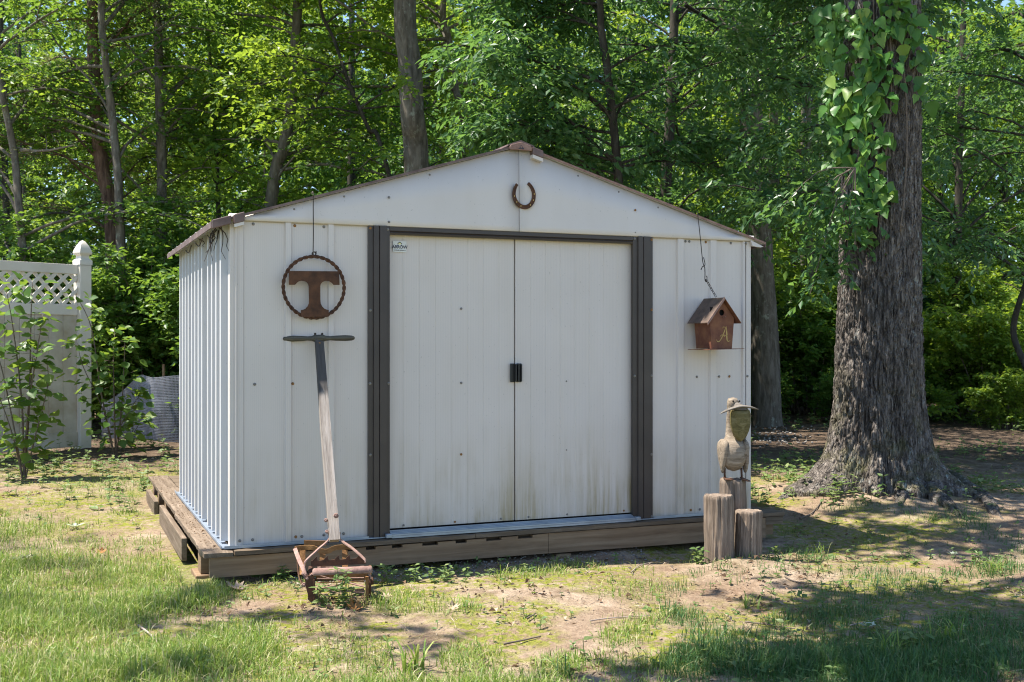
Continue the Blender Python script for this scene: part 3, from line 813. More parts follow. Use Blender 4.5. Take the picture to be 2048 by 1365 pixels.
# ------------------------------------------------------------------ platform
deck = empty('wooden_platform', (SO[0],SO[1],SO[2]), TH, 'low rotting wooden platform under the metal shed', 'platform')
def rough_board(u0,u1,v0,v1,z0,z1,mat,seed,amp=0.004,nu=None,nv=None,name='deck_board'):
    nu=nu or max(3,int((u1-u0)/0.035)); nv=nv or max(3,int((v1-v0)/0.035))
    us=np.linspace(u0,u1,nu); vs=np.linspace(v0,v1,nv)
    U,Vv=np.meshgrid(us,vs); q=np.stack([U,Vv,np.full_like(U,seed)],-1)
    top=z1+amp*fbm(q*14,3,seed)-np.where((U==u0)|(U==u1)|(Vv==v0)|(Vv==v1),0.004,0)
    eu=0.008*fbm(q*20,2,seed+9)
    U2=U+np.where((U==u0)|(U==u1),eu,0); V2=Vv+np.where((Vv==v0)|(Vv==v1),eu,0)
    A=np.stack([U2,V2,top],-1).reshape(-1,3); B=np.stack([U2,V2,np.full_like(U,z0)],-1).reshape(-1,3)
    g=Geo(); i,j=np.meshgrid(np.arange(nv-1),np.arange(nu-1),indexing='ij')
    F=np.stack([i*nu+j,i*nu+j+1,(i+1)*nu+j+1,(i+1)*nu+j],-1).reshape(-1,4)
    N=len(A)
    per=[k for k in range(nu)]+[k*nu+nu-1 for k in range(1,nv)]+[(nv-1)*nu+k for k in range(nu-2,-1,-1)]+[k*nu for k in range(nv-2,0,-1)]
    per=np.array(per); nx_=np.roll(per,-1)
    g.add(np.vstack([A,B]),np.vstack([F,F[:,::-1]+N,np.column_stack([per+N,nx_+N,nx_,per])]))
    return g.build(name,mat,deck)
rough_board(-0.190,-0.05,-0.075,1.28,-0.030,-0.004,MAT['decky'],3,0.010)
rough_board(-0.182,-0.05,1.285,3.2,-0.030,-0.006,MAT['decky'],4,0.008)
rough_board(-0.045,1.18,-0.070,0.09,-0.028,-0.004,MAT['deckx'],5)
rough_board(1.184,3.12,-0.066,0.09,-0.028,-0.004,MAT['deckx'],6)
for k in range(15):
    a=0.096+k*0.205
    rough_board(-0.045,3.08,a,a+0.195,-0.028,-0.006,MAT['deckx'],10+k,0.002,4,3)
# front fascia with the pallet's notches along its top edge
top=[]; u=-0.165; zt=-0.036; zn=-0.050
notches=[(0.49,.06),(0.60,.05),(0.735,.055),(0.895,.085),(1.075,.062),(1.245,.085),(1.425,.085)]
for (a,ln) in notches: top+=[(a,zt),(a,zn),(a+ln,zn),(a+ln,zt)]
poly=[(-0.160,-0.128),(1.60,-0.140)]+[(1.60,-0.0325)]+[(a,b) for a,b in top[::-1]]+[(-0.160,-0.0325)]
Geo().prism(poly,-0.058,-0.028).build('fascia_board',MAT['fascia'],deck)
Geo().prism([(1.602,-0.140),(2.99,-0.150),(2.99,-0.034),(1.602,-0.0325)],-0.059,-0.027).build('fascia_board',MAT['fascia'],deck)
Geo().box((0.3,0.02,-0.15),(3.1,0.05,-0.031)).build('inner_joist',MAT['fascia'],deck)
Geo().box((0.3,0.9,-0.15),(3.1,0.95,-0.031)).build('inner_joist',MAT['fascia'],deck)
for (a,w_) in ((1.655,0.085),(2.75,.09),(0.35,.09)):
    Geo().box((a,-0.050,-0.185),(a+w_,0.06,-0.1505 if a>1 else -0.142)).build('support_block',MAT['fascia'],deck,bevel=.004)
# left side: short bearers and a loose side board
for (a,b,z0,z1,u0,u1) in ((0.16,0.27,-0.15,-0.0315,-0.175,-0.10),(2.40,2.50,-0.14,-0.0315,-0.178,-0.06),(2.78,2.90,-0.10,-0.0315,-0.178,-0.06),(1.9,2.0,-.14,-.0315,-.178,-.06)):
    Geo().box((u0,a,z0),(u1,b,z1)).build('bearer',MAT['fascia'],deck,bevel=.004)
Geo().box((-0.222,0.58,-0.16),(-0.193,1.86,-0.040)).build('side_board',MAT['decky'],deck,bevel=.004)
Geo().box((-0.222,2.25,-0.17),(-0.192,2.90,-0.07)).build('side_board',MAT['decky'],deck,bevel=.004)
Geo().box((-0.20,0.14,-0.19),(-0.12,0.34,-0.152)).build('paving_block',MAT['fascia'],deck,bevel=.006)
Geo().box((2.992,-0.06,-0.075),(3.11,0.0,-0.0315)).build('fascia_board',MAT['deckx'],deck)
Geo().box((3.03,0.06,-0.14),(3.07,3.1,-0.0315)).build('fascia_board',MAT['decky'],deck)

# ------------------------------------------------------------------ ring with the letter T
def u_at(px, y=0.0):
    """shed u of photo column px on the front plane pushed out by y"""
    t=(px-CX)/FPX; o=shed_w(0,y,0); c_,s_=math.cos(TH),math.sin(TH)
    return (t*o[1]-o[0])/(c_-t*s_)
def z_at(px, py, y=0.0):
    u=u_at(px,y); d=shed_w(u,y,0)[1]
    return CAMZ-(py-CY)/FPX*d-SO[2]
VO=-0.045
ru,rz=u_at(628,VO),z_at(628,575,VO)
RR=0.151
ring=empty('hanging_ring_sign',shed_w(ru,VO,rz),TH,'round rusty sign with letter T in a twisted ring, hung on shed front','sign')
g=Geo()
for ph in (0,math.pi):
    a=np.linspace(0,2*np.pi,181)
    tw=a*17+ph
    path=np.column_stack([(RR+0.0042*np.cos(tw))*np.cos(a),0.0042*np.sin(tw),(RR+0.0042*np.cos(tw))*np.sin(a)])
    g.tube(path,0.0058,6,False)
g.build('twisted_ring',MAT['rust'],ring,True)
# letter outline in units of the ring radius
def arc(cx,cz,r,a0,a1,n=9):
    return [(cx+r*math.cos(R(a)),cz+r*math.sin(R(a))) for a in np.linspace(a0,a1,n)]
half=[(0,0.522),(0.83,0.522),(0.83,0.075),(0.63,0.075)]+[(0.585,0.13),(0.51,0.185),(0.42,0.205),(0.33,0.195),(0.255,0.16),(0.205,0.10),(0.19,0.03),(0.185,-0.40),(0.195,-0.53),(0.235,-0.62),(0.31,-0.70),(0.40,-0.735),(0.455,-0.745),(0.455,-0.965),(0,-0.965)]
out=half+[(-x,z) for x,z in half[::-1][1:-1]]
Rm=Matrix.Rotation(R(-1.0),4,'Y')
g=Geo().prism([(x*RR,z*RR) for x,z in out[::-1]],-0.0125,-0.0085,Rm)
g.build('letter_plate',MAT['rust'],ring)
pts=[(0,0,RR+0.006)]
a=np.linspace(0,2*np.pi,14)
Geo().tube(np.column_stack([0.009*np.cos(a),0*a,RR+0.014+0.009*np.sin(a)]),0.0032,6,False).build('hanging_loop',MAT['wire'],ring,True)
hz=roof_z(ru)-rz
wp=[(0.010,0,RR+0.028),(0.010,0,RR+0.012),(0.003,-.002,RR+0.006),(-0.004,0,RR+0.012),(-0.004,0,RR+0.05),(-0.003,0.001,hz*0.6),(-0.004,0.0,hz-0.02),(-0.004,-0.004,hz+0.004),(-0.004,0.010,hz+0.026),(-0.004,0.035,hz+0.022)]
Geo().tube(smooth_path(wp,50),0.0026,6).build('wire_hook',MAT['wire'],ring,True)

# ------------------------------------------------------------------ horseshoe on the gable
hu,hz_=u_at(1047,-0.02),z_at(1047,389,-0.02)
hs=empty('horseshoe',shed_w(hu,-0.0255,hz_),TH,'rusty horseshoe hung open end up on the shed gable','horseshoe')
k=np.linspace(0,1,41); a=R(128)+k*R(360-74)
rx,rzz=0.058,0.068
path=np.column_stack([rx*np.cos(a)*(1-0.10*np.maximum(0,np.sin(a))),0*a,rzz*np.sin(a)*1.02-0.0])
t=nrm(np.gradient(path,axis=0)); nrm_=np.column_stack([-t[:,2],0*a,t[:,0]])
wid=0.0075+0.0035*np.sin(np.pi*k)
prof=[(-1,-.5),(1,-.5),(1,.5),(.35,.5),(.2,.2),(-.2,.2),(-.35,.5),(-1,.5)]
V=np.concatenate([path[i]+np.array([nrm_[i]*wid[i]*x+np.array([0,-.008*y,0]) for x,y in prof]) for i in range(41)])
F=[(i*8+j,i*8+(j+1)%8,(i+1)*8+(j+1)%8,(i+1)*8+j) for i in range(40) for j in range(8)]
gg=Geo().add(V,F); gg.F.setdefault(8,[]).append(np.array([list(range(8)),list(range(327,319,-1))]))
o=gg.build('shoe',MAT['rust'],hs,autosmooth=35,bevel=.001); o.rotation_euler=(0,R(-7),0)
for s_ in (0.2,0.3,0.4,0.6,0.7,0.8):
    i=int(s_*40); nh=Geo().box((-.002,-.0062,-.004),(.002,-.002,.004)).build('nail',MAT['gilt'],hs); nh.location=Matrix.Rotation(R(-7),3,'Y')@Vector(path[i])

# ------------------------------------------------------------------ birdhouse
bu,bz=u_at(1428,-0.12),z_at(1428,699,-0.12)
bh=empty('birdhouse',shed_w(bu,-0.12,bz),TH+R(2),'small rusty red tin birdhouse with letter A hanging on a chain','birdhouse')
BW,BH,BD=0.083,0.175,0.075        # half width at the eaves, eave height, half depth
bw=0.068
apex=0.285
front=[(-bw,0.004),(bw,0.004),(BW,BH),(0,apex-0.006),(-BW,BH)]
# front with a real entrance hole: ring of quads between the outline and the hole
hole=[(0.017*math.cos(x),0.205+0.017*math.sin(x)) for x in np.linspace(0,2*np.pi,24,endpoint=False)]
def outline_pt(ang):
    c0=np.array([0,0.205]); d=np.array([math.cos(ang),math.sin(ang)]); best=9
    for i in range(5):
        p,q=np.array(front[i]),np.array(front[(i+1)%5]); e=q-p
        den=d[0]*e[1]-d[1]*e[0]
        if abs(den)<1e-9: continue
        w2=p-c0; tt=(w2[0]*e[1]-w2[1]*e[0])/den; ss=(w2[0]*d[1]-w2[1]*d[0])/den
        if tt>0 and -1e-6<=ss<=1+1e-6: best=min(best,tt)
    return c0+d*best
angs=sorted(set([round(x,5) for x in np.linspace(0,2*np.pi,24,endpoint=False)]+[round(math.atan2(z-0.205,x)%(2*math.pi),5) for x,z in front]))
n=len(angs)
op=np.array([outline_pt(x) for x in angs]); hp=np.array([(0.017*math.cos(x),0.205+0.017*math.sin(x)) for x in angs])
V=np.vstack([np.column_stack([op[:,0],np.full(n,-BD),op[:,1]]),np.column_stack([hp[:,0],np.full(n,-BD),hp[:,1]]),np.column_stack([hp[:,0],np.full(n,-BD+.006),hp[:,1]])])
F=[(i,(i+1)%n,(i+1)%n+n,i+n) for i in range(n)]+[(i+n,(i+1)%n+n,(i+1)%n+2*n,i+2*n) for i in range(n)]
bf=Geo().add(V,F).build('front_panel',MAT['rust_red'],bh)
Geo().prism(front,BD-.002,BD).build('back_panel',MAT['rust_red'],bh)
for s_ in (-1,1):
    V=np.array([(s_*bw,-BD+.001,.004),(s_*bw,BD-.003,.004),(s_*BW,BD-.003,BH),(s_*BW,-BD+.001,BH)])
    Geo().add(V,[(0,1,2,3)]).build('side_panel',MAT['rust_red'],bh)
Geo().box((-bw+.004,-BD+.02,.006),(bw-.004,-BD+.022,BH+.06)).build('hole_shade_sheet',MAT['void'],bh)  # black sheet added to imitate shade behind the entrance hole
def slab(s_,name):
    e=(s_*(BW+0.030),BH-0.030); a0=(0,apex); y0,y1=-BD-.026,BD+.024
    V=[]
    for y in (y0,y1):
        for (x,z) in (a0,e): V+=[(x,y,z),(x,y,z+0.004)]
    Geo().add(np.array(V),[(0,2,3,1),(4,5,7,6),(0,1,5,4),(2,6,7,3),(1,3,7,5),(0,4,6,2)]).build('roof_slope',MAT['rust_red' if s_>0 else 'tinroof'],bh)
slab(-1,0); slab(1,0)
# bent front edge of the left slope; its pale colour imitates sunlight on it
V=[];
for (x,z) in ((0,apex+.005),(-(BW+.030),BH-.026)): V+=[(x,-BD-.0285,z-0.016),(x,-BD-.0285,z+.003)]
Geo().add(np.array(V),[(0,1,3,2)]).build('roof_edge',MAT['rust_pale'],bh).modifiers.new('g','SOLIDIFY').thickness=.002
Geo().add(np.array([(-.116,-BD-.048,.001),(.118,-BD-.048,.005),(.112,BD+.02,.003),(-.112,BD+.02,.0)]),[(0,1,2,3)]).build('base_plate',MAT['rust_red'],bh).modifiers.new('g','SOLIDIFY').thickness=.003
Geo().tube(np.array([(0.006,-BD-.001,.178),(.010,-BD-.016,.180),(.014,-BD-.02,.183)]),.0022,6).build('perch',MAT['rust_pale'],bh)
# painted script letter A: brush strokes that swell and taper
def stroke(g,pts,ws,y=-BD-.0012):
    p=smooth_path(np.array([(x,0,z) for x,z in pts]),24); w2=np.interp(np.linspace(0,1,24),np.linspace(0,1,len(ws)),ws)
    t=nrm(np.gradient(p,axis=0)); q=np.column_stack([-t[:,2],0*w2,t[:,0]])
    A=p+q*w2[:,None]/2; B=p-q*w2[:,None]/2; A[:,1]=B[:,1]=y
    g.add(np.vstack([A,B]),[(i,i+1,i+25,i+24) for i in range(23)])
g=Geo(); ox,oz=0.006,0.048; S=0.070
L=lambda pts:[(ox+x*S,oz+z*S) for x,z in pts]
stroke(g,L([(-.62,.10),(-.50,-.06),(-.30,-.02),(-.08,.28),(.12,.68),(.30,1.10)]),[.003,.004,.0055,.006,.006,.004],-BD-.0012)
stroke(g,L([(.30,1.10),(.36,.70),(.38,.30),(.42,.02),(.58,-.05),(.70,.06)]),[.005,.0085,.0085,.007,.004,.002],-BD-.0016)
stroke(g,L([(-.28,.34),(-.10,.47),(.08,.40),(.28,.44),(.48,.54)]),[.003,.004,.005,.004,.0025],-BD-.0020)
stroke(g,L([(-.05,.98),(.06,1.10),(.22,1.07),(.34,1.12)]),[.003,.0045,.004,.004],-BD-.0024)
stroke(g,L([(.10,.30),(.16,.40),(.10,.50)]),[.002,.004,.002],-BD-.0028)
g.build('letter_a',MAT['gilt'],bf)
# hook, S-hook and chain in house frame (top hook goes over the roof edge)
def to_bh(w_):
    return np.array(bh_inv@Vector(tuple(w_)))
bh_inv=Matrix.Translation(Vector(shed_w(bu,-0.12,bz)))@Matrix.Rotation(TH+R(2),4,'Z'); bh_inv=bh_inv.inverted()
def on_front(px,py,y): return to_bh(shed_w(u_at(px,y),y,z_at(px,py,y)))
hk=[on_front(1393,425,-0.005),on_front(1395,426,-0.030),on_front(1396,434,-0.045),on_front(1401,480,-0.06),on_front(1405,520,-0.075),on_front(1408,532,-0.08),on_front(1410,528,-0.08),on_front(1407,515,-0.08)]
Geo().tube(smooth_path(hk,40),.0024,6).build('wire_hook',MAT['wire'],bh,True)
sh=[on_front(1402,540,-.08),on_front(1405,534,-.08),on_front(1409,534,-.08),on_front(1410,545,-.085),on_front(1410,560,-.088),on_front(1413,564,-.09),on_front(1414,556,-.09),on_front(1413,552,-.09)]
Geo().tube(smooth_path(sh,36),.0026,6).build('s_hook',MAT['wire'],bh,True)
c0,c1=on_front(1412.5,560,-.09),np.array([-0.002,-0.02,apex+0.012])
nl=6
lk=Geo(); a=np.linspace(0,2*np.pi,17)
lk.tube(np.column_stack([.0055*np.cos(a),0*a,.0125*np.sin(a)+np.sign(np.sin(a))*.002]),.0016,6,False)
lme=lk.mesh('chain_link',True); lme.materials.append(MAT['wire'])
dq=Vector(tuple(c1-c0)).to_track_quat('Z','Y')
for i in range(nl):
    o=bpy.data.objects.new('chain_link',lme); col.objects.link(o); o.parent=bh
    o.location=c0+(c1-c0)*(i+.5)/nl; o.rotation_mode='QUATERNION'; o.rotation_quaternion=dq@Matrix.Rotation(R(90*(i%2)+20),3,'Z').to_quaternion()

# ------------------------------------------------------------------ push mower leaning on the shed
MD=4.92
mg=float(gz(np.array(-0.79),np.array(MD)))
mo=P(668,1205,MD); mo[2]=mg
mow=empty('reel_mower',mo,R(7),'old rusty push reel mower with wooden handle leaning on the shed','mower')
minv=(Matrix.Translation(Vector(mo))@Matrix.Rotation(R(7),4,'Z')).inverted()
def ML(px,py,d): return np.array(minv@Vector(tuple(P(px,py,d))))
def strap(pts,w_,th,name,mat,wdir=(0,1,0),n=20):
    """flat iron strap that follows a path; w_ wide along wdir"""
    p=smooth_path(pts,n); t=nrm(np.gradient(p,axis=0)); wd=np.array(wdir,float)
    s_=nrm(wd-(t@wd)[:,None]*t); q=np.cross(t,s_)
    V=np.stack([p+s_*w_/2+q*th/2,p-s_*w_/2+q*th/2,p-s_*w_/2-q*th/2,p+s_*w_/2-q*th/2],1).reshape(-1,3)
    F=[(i*4+j,i*4+(j+1)%4,(i+1)*4+(j+1)%4,(i+1)*4+j) for i in range(n-1) for j in range(4)]
    F+=[(3,2,1,0),((n-1)*4,(n-1)*4+1,(n-1)*4+2,(n-1)*4+3)]
    return Geo().add(V,F).build(name,mat,mow)
# front bar: rounded trough
pa,pb=ML(626,1146,MD-.04),ML(744,1141,MD-.05)
ax=pb-pa; L_=np.linalg.norm(ax)
g=Geo(); n=17
for i,t in enumerate((0,.02,.98,1)):
    pass
a=np.linspace(R(-35),R(200),n); rr=[.011,.0165,.0165,.011]
V=[]
for t,r_ in zip((0,.02,.98,1),rr):
    c_=pa+ax*t
    V+=[(c_[0],c_[1]-r_*math.cos(x),c_[2]+r_*math.sin(x)) for x in a]
g.add(np.array(V),[(k*n+i,k*n+i+1,(k+1)*n+i+1,(k+1)*n+i) for k in range(3) for i in range(n-1)])
o=g.build('front_bar',MAT['rust_pale'],mow,True); o.modifiers.new('s','SOLIDIFY').thickness=.003
strap([ML(626,1147,MD-.04),ML(621,1151,MD-.035),ML(618,1160,MD-.03),ML(617,1172,MD-.03)],.022,.004,'bar_bracket',MAT['rust_pale'],(0,1,0))
strap([ML(737,1147,MD-.05),ML(741,1153,MD-.05),ML(741,1158,MD-.05)],.016,.006,'bar_bracket',MAT['rust_pale'],(0,1,0))
# toothed cutter plate
z0,z1=ML(618,1134,MD)[2],ML(618,1123,MD)[2]
x0,x1=ML(622,1130,MD)[0],ML(731,1126,MD)[0]
tp=[(x0,z0),(x1,z0+.006),(x1,z1+.006)]
tw=(x1-x0)/5
for i in range(4,-1,-1):
    xb=x0+i*tw; zz=z1+.006*(i+.5)/5
    tp+=[(xb+tw*.62,zz),(xb+tw*.52,zz+.010),(xb+tw*.56,zz+.021),(xb+tw*.30,zz+.010),(xb+tw*.14,zz+.002)]
tp+=[(x0,z1)]
Geo().prism(tp,.015,.019).build('cutter_plate',MAT['rust'],mow)
# side plates, wheel, ring gear
wl=ML(622,1168,MD)
def wheel(x,y,z,r_,wd,name):
    a=np.linspace(0,2*np.pi,33)[:-1]; g=Geo()
    pr=[(r_,-wd/2),(r_,wd/2),(r_-.012,wd/2),(r_-.012,-wd/2)]
    V=[];m=len(a)
    for (q,xx) in pr: V+=[(x+xx,y+q*math.cos(t),z+q*math.sin(t)) for t in a]
    g.add(np.array(V),[(k*m+i,k*m+(i+1)%m,((k+1)%4)*m+(i+1)%m,((k+1)%4)*m+i) for k in range(4) for i in range(m)])
    for t in (0.3,1.35,2.4,3.45,4.5,5.55):
        g.tube(np.array([(x,y+.012*math.cos(t),z+.012*math.sin(t)),(x,y+(r_-.008)*math.cos(t),z+(r_-.008)*math.sin(t))]),.005,6)
    g.lathe([(.001,-.016),(.018,-.016),(.018,.016),(.001,.016)],TR((x,y,z),(0,R(90),0)),12)
    return g.build(name,MAT['rust'],mow,autosmooth=40)
wheel(ML(620,1170,MD)[0],.050,.072,.072,.016,'wheel')
wheel(ML(738,1170,MD)[0]+.004,.060,.070,.070,.012,'wheel')
Geo().prism([(ML(611,1140,MD)[0],.118),(ML(613,1170,MD)[0],.07),(ML(620,1200,MD)[0],.012),(ML(629,1203,MD)[0],.004),(ML(630,1150,MD)[0],.12)],-.034,-.026).build('side_plate',MAT['rust'],mow)
Geo().box((ML(731,1150,MD)[0],-.04,.004),(ML(737,1150,MD)[0],-.028,ML(735,1152,MD)[2])).build('front_post',MAT['rust_orange'],mow,bevel=.001)
Geo().box((ML(628,1150,MD)[0],-.042,.0),(ML(631.5,1150,MD)[0],-.030,ML(630,1155,MD)[2])).build('front_post',MAT['rust'],mow,bevel=.001)
# reel: shaft, two end spiders and five helical blades
xs0,xs1=ML(634,1170,MD)[0],ML(728,1170,MD)[0]
rg=Geo().tube(np.array([(xs0-.02,.045,.085),(xs1+.02,.045,.085)]),.006,8)
reel=rg.build('reel_shaft',MAT['rust'],mow)
for kx in range(5):
    t=np.linspace(0,1,15); a=t*1.1+kx*2*np.pi/5
    pth=np.column_stack([xs0+(xs1-xs0)*t,.045+.058*np.cos(a),.085+.058*np.sin(a)])
    n_=15; inn=np.column_stack([pth[:,0],.045+.046*np.cos(a),.085+.046*np.sin(a)])
    V=np.vstack([pth,inn]); b=Geo().add(V,[(i,i+1,i+1+n_,i+n_) for i in range(n_-1)]).build('blade',MAT['rust_pale'],reel)
    b.modifiers.new('s','SOLIDIFY').thickness=.003
for kz,(za,zb,ya) in enumerate(((1158,1156,-.02),(1166,1163,-.015),(1179,1186,-.025))):
    strap([ML(634,za,MD+ya),ML(728,zb,MD+ya)],.008,.003,'cross_rod',MAT['rust_pale'] if kz!=1 else MAT['rust_orange'],(0,1,0),6)
strap([ML(632,1153,MD+.03),ML(735,1153,MD+.03)],.03,.003,'bed_plate',MAT['rust_orange'],(0,0,1),6)
# rear frame of straps
RD=MD+.27
strap([ML(590,1098,MD+.12),ML(606,1096,MD+.17),ML(625,1096,MD+.17),ML(640,1102,MD+.17),ML(655,1103,MD+.17),ML(668,1097,MD+.17),ML(690,1094,MD+.17),ML(704,1095,MD+.17)],.022,.005,'waved_strap',MAT['rust_orange'],(0,0,1),34)
strap([ML(608,1086,MD+.22),ML(652,1087,MD+.22)],.024,.005,'rear_bar',MAT['rust_orange'],(0,0,1),6)
strap([ML(590,1098,MD+.12),ML(598,1120,MD+.04),ML(608,1142,MD-.02),ML(613,1158,MD-.03)],.018,.006,'side_strap',MAT['rust_pale'],(1,0,.3),16)
strap([ML(594,1112,MD+.12),ML(596,1140,MD+.09),ML(600,1158,MD+.06),ML(607,1172,MD+.02)],.020,.005,'curved_strap',MAT['rust'],(0,1,0),16)
for px in (605,645,690):
    strap([ML(px,1100,MD+.18),ML(px,1128,MD+.16),ML(px,1150,MD+.13)],.026,.004,'rear_post',MAT['rust_orange'],(1,0,0),8)
# V-shaped brace from handle foot to both ends of the bar
strap([ML(657,1066,MD+.12),ML(657,1080,MD+.10),ML(634,1101,MD+.05),ML(612,1122,MD+.0),ML(609,1132,MD-.01),ML(613,1150,MD-.03)],.016,.005,'brace',MAT['rust_pale'],(0,1,.2),26)
strap([ML(680,1066,MD+.12),ML(682,1080,MD+.10),ML(706,1098,MD+.05),ML(728,1118,MD+.0),ML(730,1126,MD-.01)],.016,.005,'brace',MAT['rust_pale'],(0,1,.2),26)
for (px,py,d_,r_) in ((672,1032,MD+.10,.012),(652,1041,MD+.12,.009),(654,1064,MD+.11,.009),(608,1170,MD-.04,.010),(606,1148,MD-.02,.008),(614,1157,MD-.045,.008)):
    c_=ML(px,py,d_); Geo().lathe([(r_,-.006),(r_,.006),(r_*.55,.0061),(r_*.5,.014),(.0005,.0145)],TR(c_,(R(90),0,R(8))),6).build('bolt',MAT['rust_pale'],mow)
# handle board and grip
A=np.array(minv@Vector(tuple(shed_w(u_at(638,-.055),-.055,z_at(638,678,-.055))))); B=ML(669,1082,MD+.09)
hv=B-A; Lh=np.linalg.norm(hv)
q=Vector(tuple(hv)).to_track_quat('-Z','Y')
hroot=Geo(); nz=26
V=[];F=[]
for i in range(nz):
    t=i/(nz-1); z=-t*Lh; wv=.0200+.003*math.sin(t*3.0)+(.002 if t>.86 else 0); th=.015+.003*t
    bowy=-.008*math.sin(math.pi*t)
    for (sx,sy) in ((-1,-1),(-.86,-1.12),(.86,-1.12),(1,-1),(1,1),(-1,1)): V.append((sx*wv,sy*th+bowy,z))
for i in range(nz-1):
    for j in range(6): F.append((i*6+j,(i+1)*6+j,(i+1)*6+(j+1)%6,i*6+(j+1)%6))
hb=hroot.add(np.array(V),F); hb.F.setdefault(6,[]).append(np.array([list(range(6)),list(range(6*nz-1,6*nz-7,-1))]))
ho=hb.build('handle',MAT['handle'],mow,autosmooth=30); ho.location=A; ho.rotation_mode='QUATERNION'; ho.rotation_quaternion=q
# make the face of the board look to the front
gripp=[(0.0003,-.176),(.008,-.172),(.0125,-.16),(.0145,-.13),(.0130,-.085),(.0105,-.055),(.0125,-.035),(.018,-.02),(.018,.02),(.0125,.035),(.0105,.055),(.0130,.085),(.0145,.13),(.0125,.16),(.008,.172),(.0003,.176)]
gr=Geo().lathe(gripp,TR((0,0,0),(0,R(90),0)),14).build('grip',MAT['grip'],mow,True); gr.location=A+np.array([.0,-.004,.002]); gr.rotation_euler=(0,R(-.6),R(-4))
for dx in (-.018,.016):
    o=Geo().lathe([(.0055,0),(.0055,.010),(.0005,.012)],None,8).build('bolt',MAT['wire'],mow); o.location=A+np.array([dx,-.006,.018])
o=Geo().lathe([(.007,0),(.006,.004),(.0005,.006)],TR(rot=(R(90),0,0)),8).build('bolt',MAT['rust_orange'],mow); o.location=A+np.array([.004,-.022,-.022])

# ------------------------------------------------------------------ logs and the carved bird
def log(name,px,py_base,py_top,d,rad,label,seed,lean=(0,0)):
    b=P(px,py_base,d); gz_=float(gz(np.array(b[0]),np.array(d))); zt=P(px,py_top,d)[2]
    h=zt-gz_+.06
    root=empty(name,(b[0],d,gz_-.06),0,label,'log','logs standing upright by the shed corner')
    ns,nz=96,40
    a=np.linspace(0,2*np.pi,ns,endpoint=False); zs=np.linspace(0,h,nz)
    AA,ZZ=np.meshgrid(a,zs)
    q=np.stack([np.cos(AA)*9,np.sin(AA)*9,ZZ*3.0+seed*3],-1)
    gro=np.abs(vnoise(q*1.0,seed))**.6*0.011+fbm(q*3,2,seed+3)*.006
    rr=rad*(1+.03*np.sin(AA*2+seed)+.05*fbm(np.stack([np.cos(AA),np.sin(AA),ZZ*4+seed],-1)*1.3,2,seed+6))-.006+gro
    # one deep drying crack
    ca=R(-62 if seed%2 else -100)
    dd=np.abs((AA-ca+np.pi+0.05*np.sin(ZZ*14))%(2*np.pi)-np.pi)
    rr=rr-.010*np.exp(-(dd/.028)**2)*(0.4 if seed%2==0 else 1)
    rr=np.where(ZZ>h-.006,rr-.005,rr)
    V=np.stack([rr*np.cos(AA)+lean[0]*ZZ,rr*np.sin(AA)+lean[1]*ZZ,ZZ+.007*vnoise(q*.4,seed+8)*(ZZ>h-.02)],-1).reshape(-1,3)
    i,j=np.meshgrid(np.arange(nz-1),np.arange(ns),indexing='ij'); j2=(j+1)%ns
    F=np.stack([i*ns+j,i*ns+j2,(i+1)*ns+j2,(i+1)*ns+j],-1).reshape(-1,4)
    Geo().add(V,F).build('bark_side',MAT['log'],root,True)
    topr=V[-ns:]; g=Geo(); rings=[topr]
    for f in (.7,.4,.12): 
        c_=topr.mean(0); rg=c_+(topr-c_)*f; rg[:,2]=topr[:,2].mean()+.004*vnoise(rg*40,seed+4)-.002; rings.append(rg)
    V=np.vstack(rings); F=[(k*ns+j,k*ns+(j+1)%ns,(k+1)*ns+(j+1)%ns,(k+1)*ns+j) for k in range(3) for j in range(ns)]
    g.add(V,F); g.F.setdefault(ns,[]).append(np.array([list(range(3*ns,4*ns))]))
    g.build('sawn_top',MAT['log'],root)
    return root,zt
lg1,_=log('upright_log',1438,1128,990,5.74,.0725,'tallest front log post standing left of the shorter one',3)
lg2,_=log('upright_log',1496,1128,1021,5.80,.0715,'shorter cracked log post on the right of the pair',5,(.01,0))
lg3,ztop=log('upright_log',1465,1105,958,5.93,.066,'grey log post behind two others with a carved bird on top',8)
bp=P(1466,958,5.93)
K=5.93/FPX
bird=empty('bird_carving',(bp[0],bp[1],ztop+.002),R(8),'weathered wooden bird carving perched on the rear log post','statue')
def loft(rings,n=20,cap=True):
    """rings: (x, y, z, rx, ry, power) stacked"""
    a=np.linspace(0,2*np.pi,n,endpoint=False); V=[];m=len(rings)
    for (x,y,z,rx,ry,pw) in rings:
        c_,s_=np.cos(a),np.sin(a)
        V.append(np.column_stack([x+rx*np.sign(c_)*np.abs(c_)**pw,y+ry*np.sign(s_)*np.abs(s_)**pw,np.full(n,z)]))
    F=[(k*n+j,k*n+(j+1)%n,(k+1)*n+(j+1)%n,(k+1)*n+j) for k in range(m-1) for j in range(n)]
    g=Geo().add(np.vstack(V),F)
    if cap: g.F.setdefault(n,[]).append(np.array([list(range(n))[::-1],list(range((m-1)*n,m*n))]))
    return g
zz=lambda py:(958-py)*K
xx=lambda px:(px-1466)*K
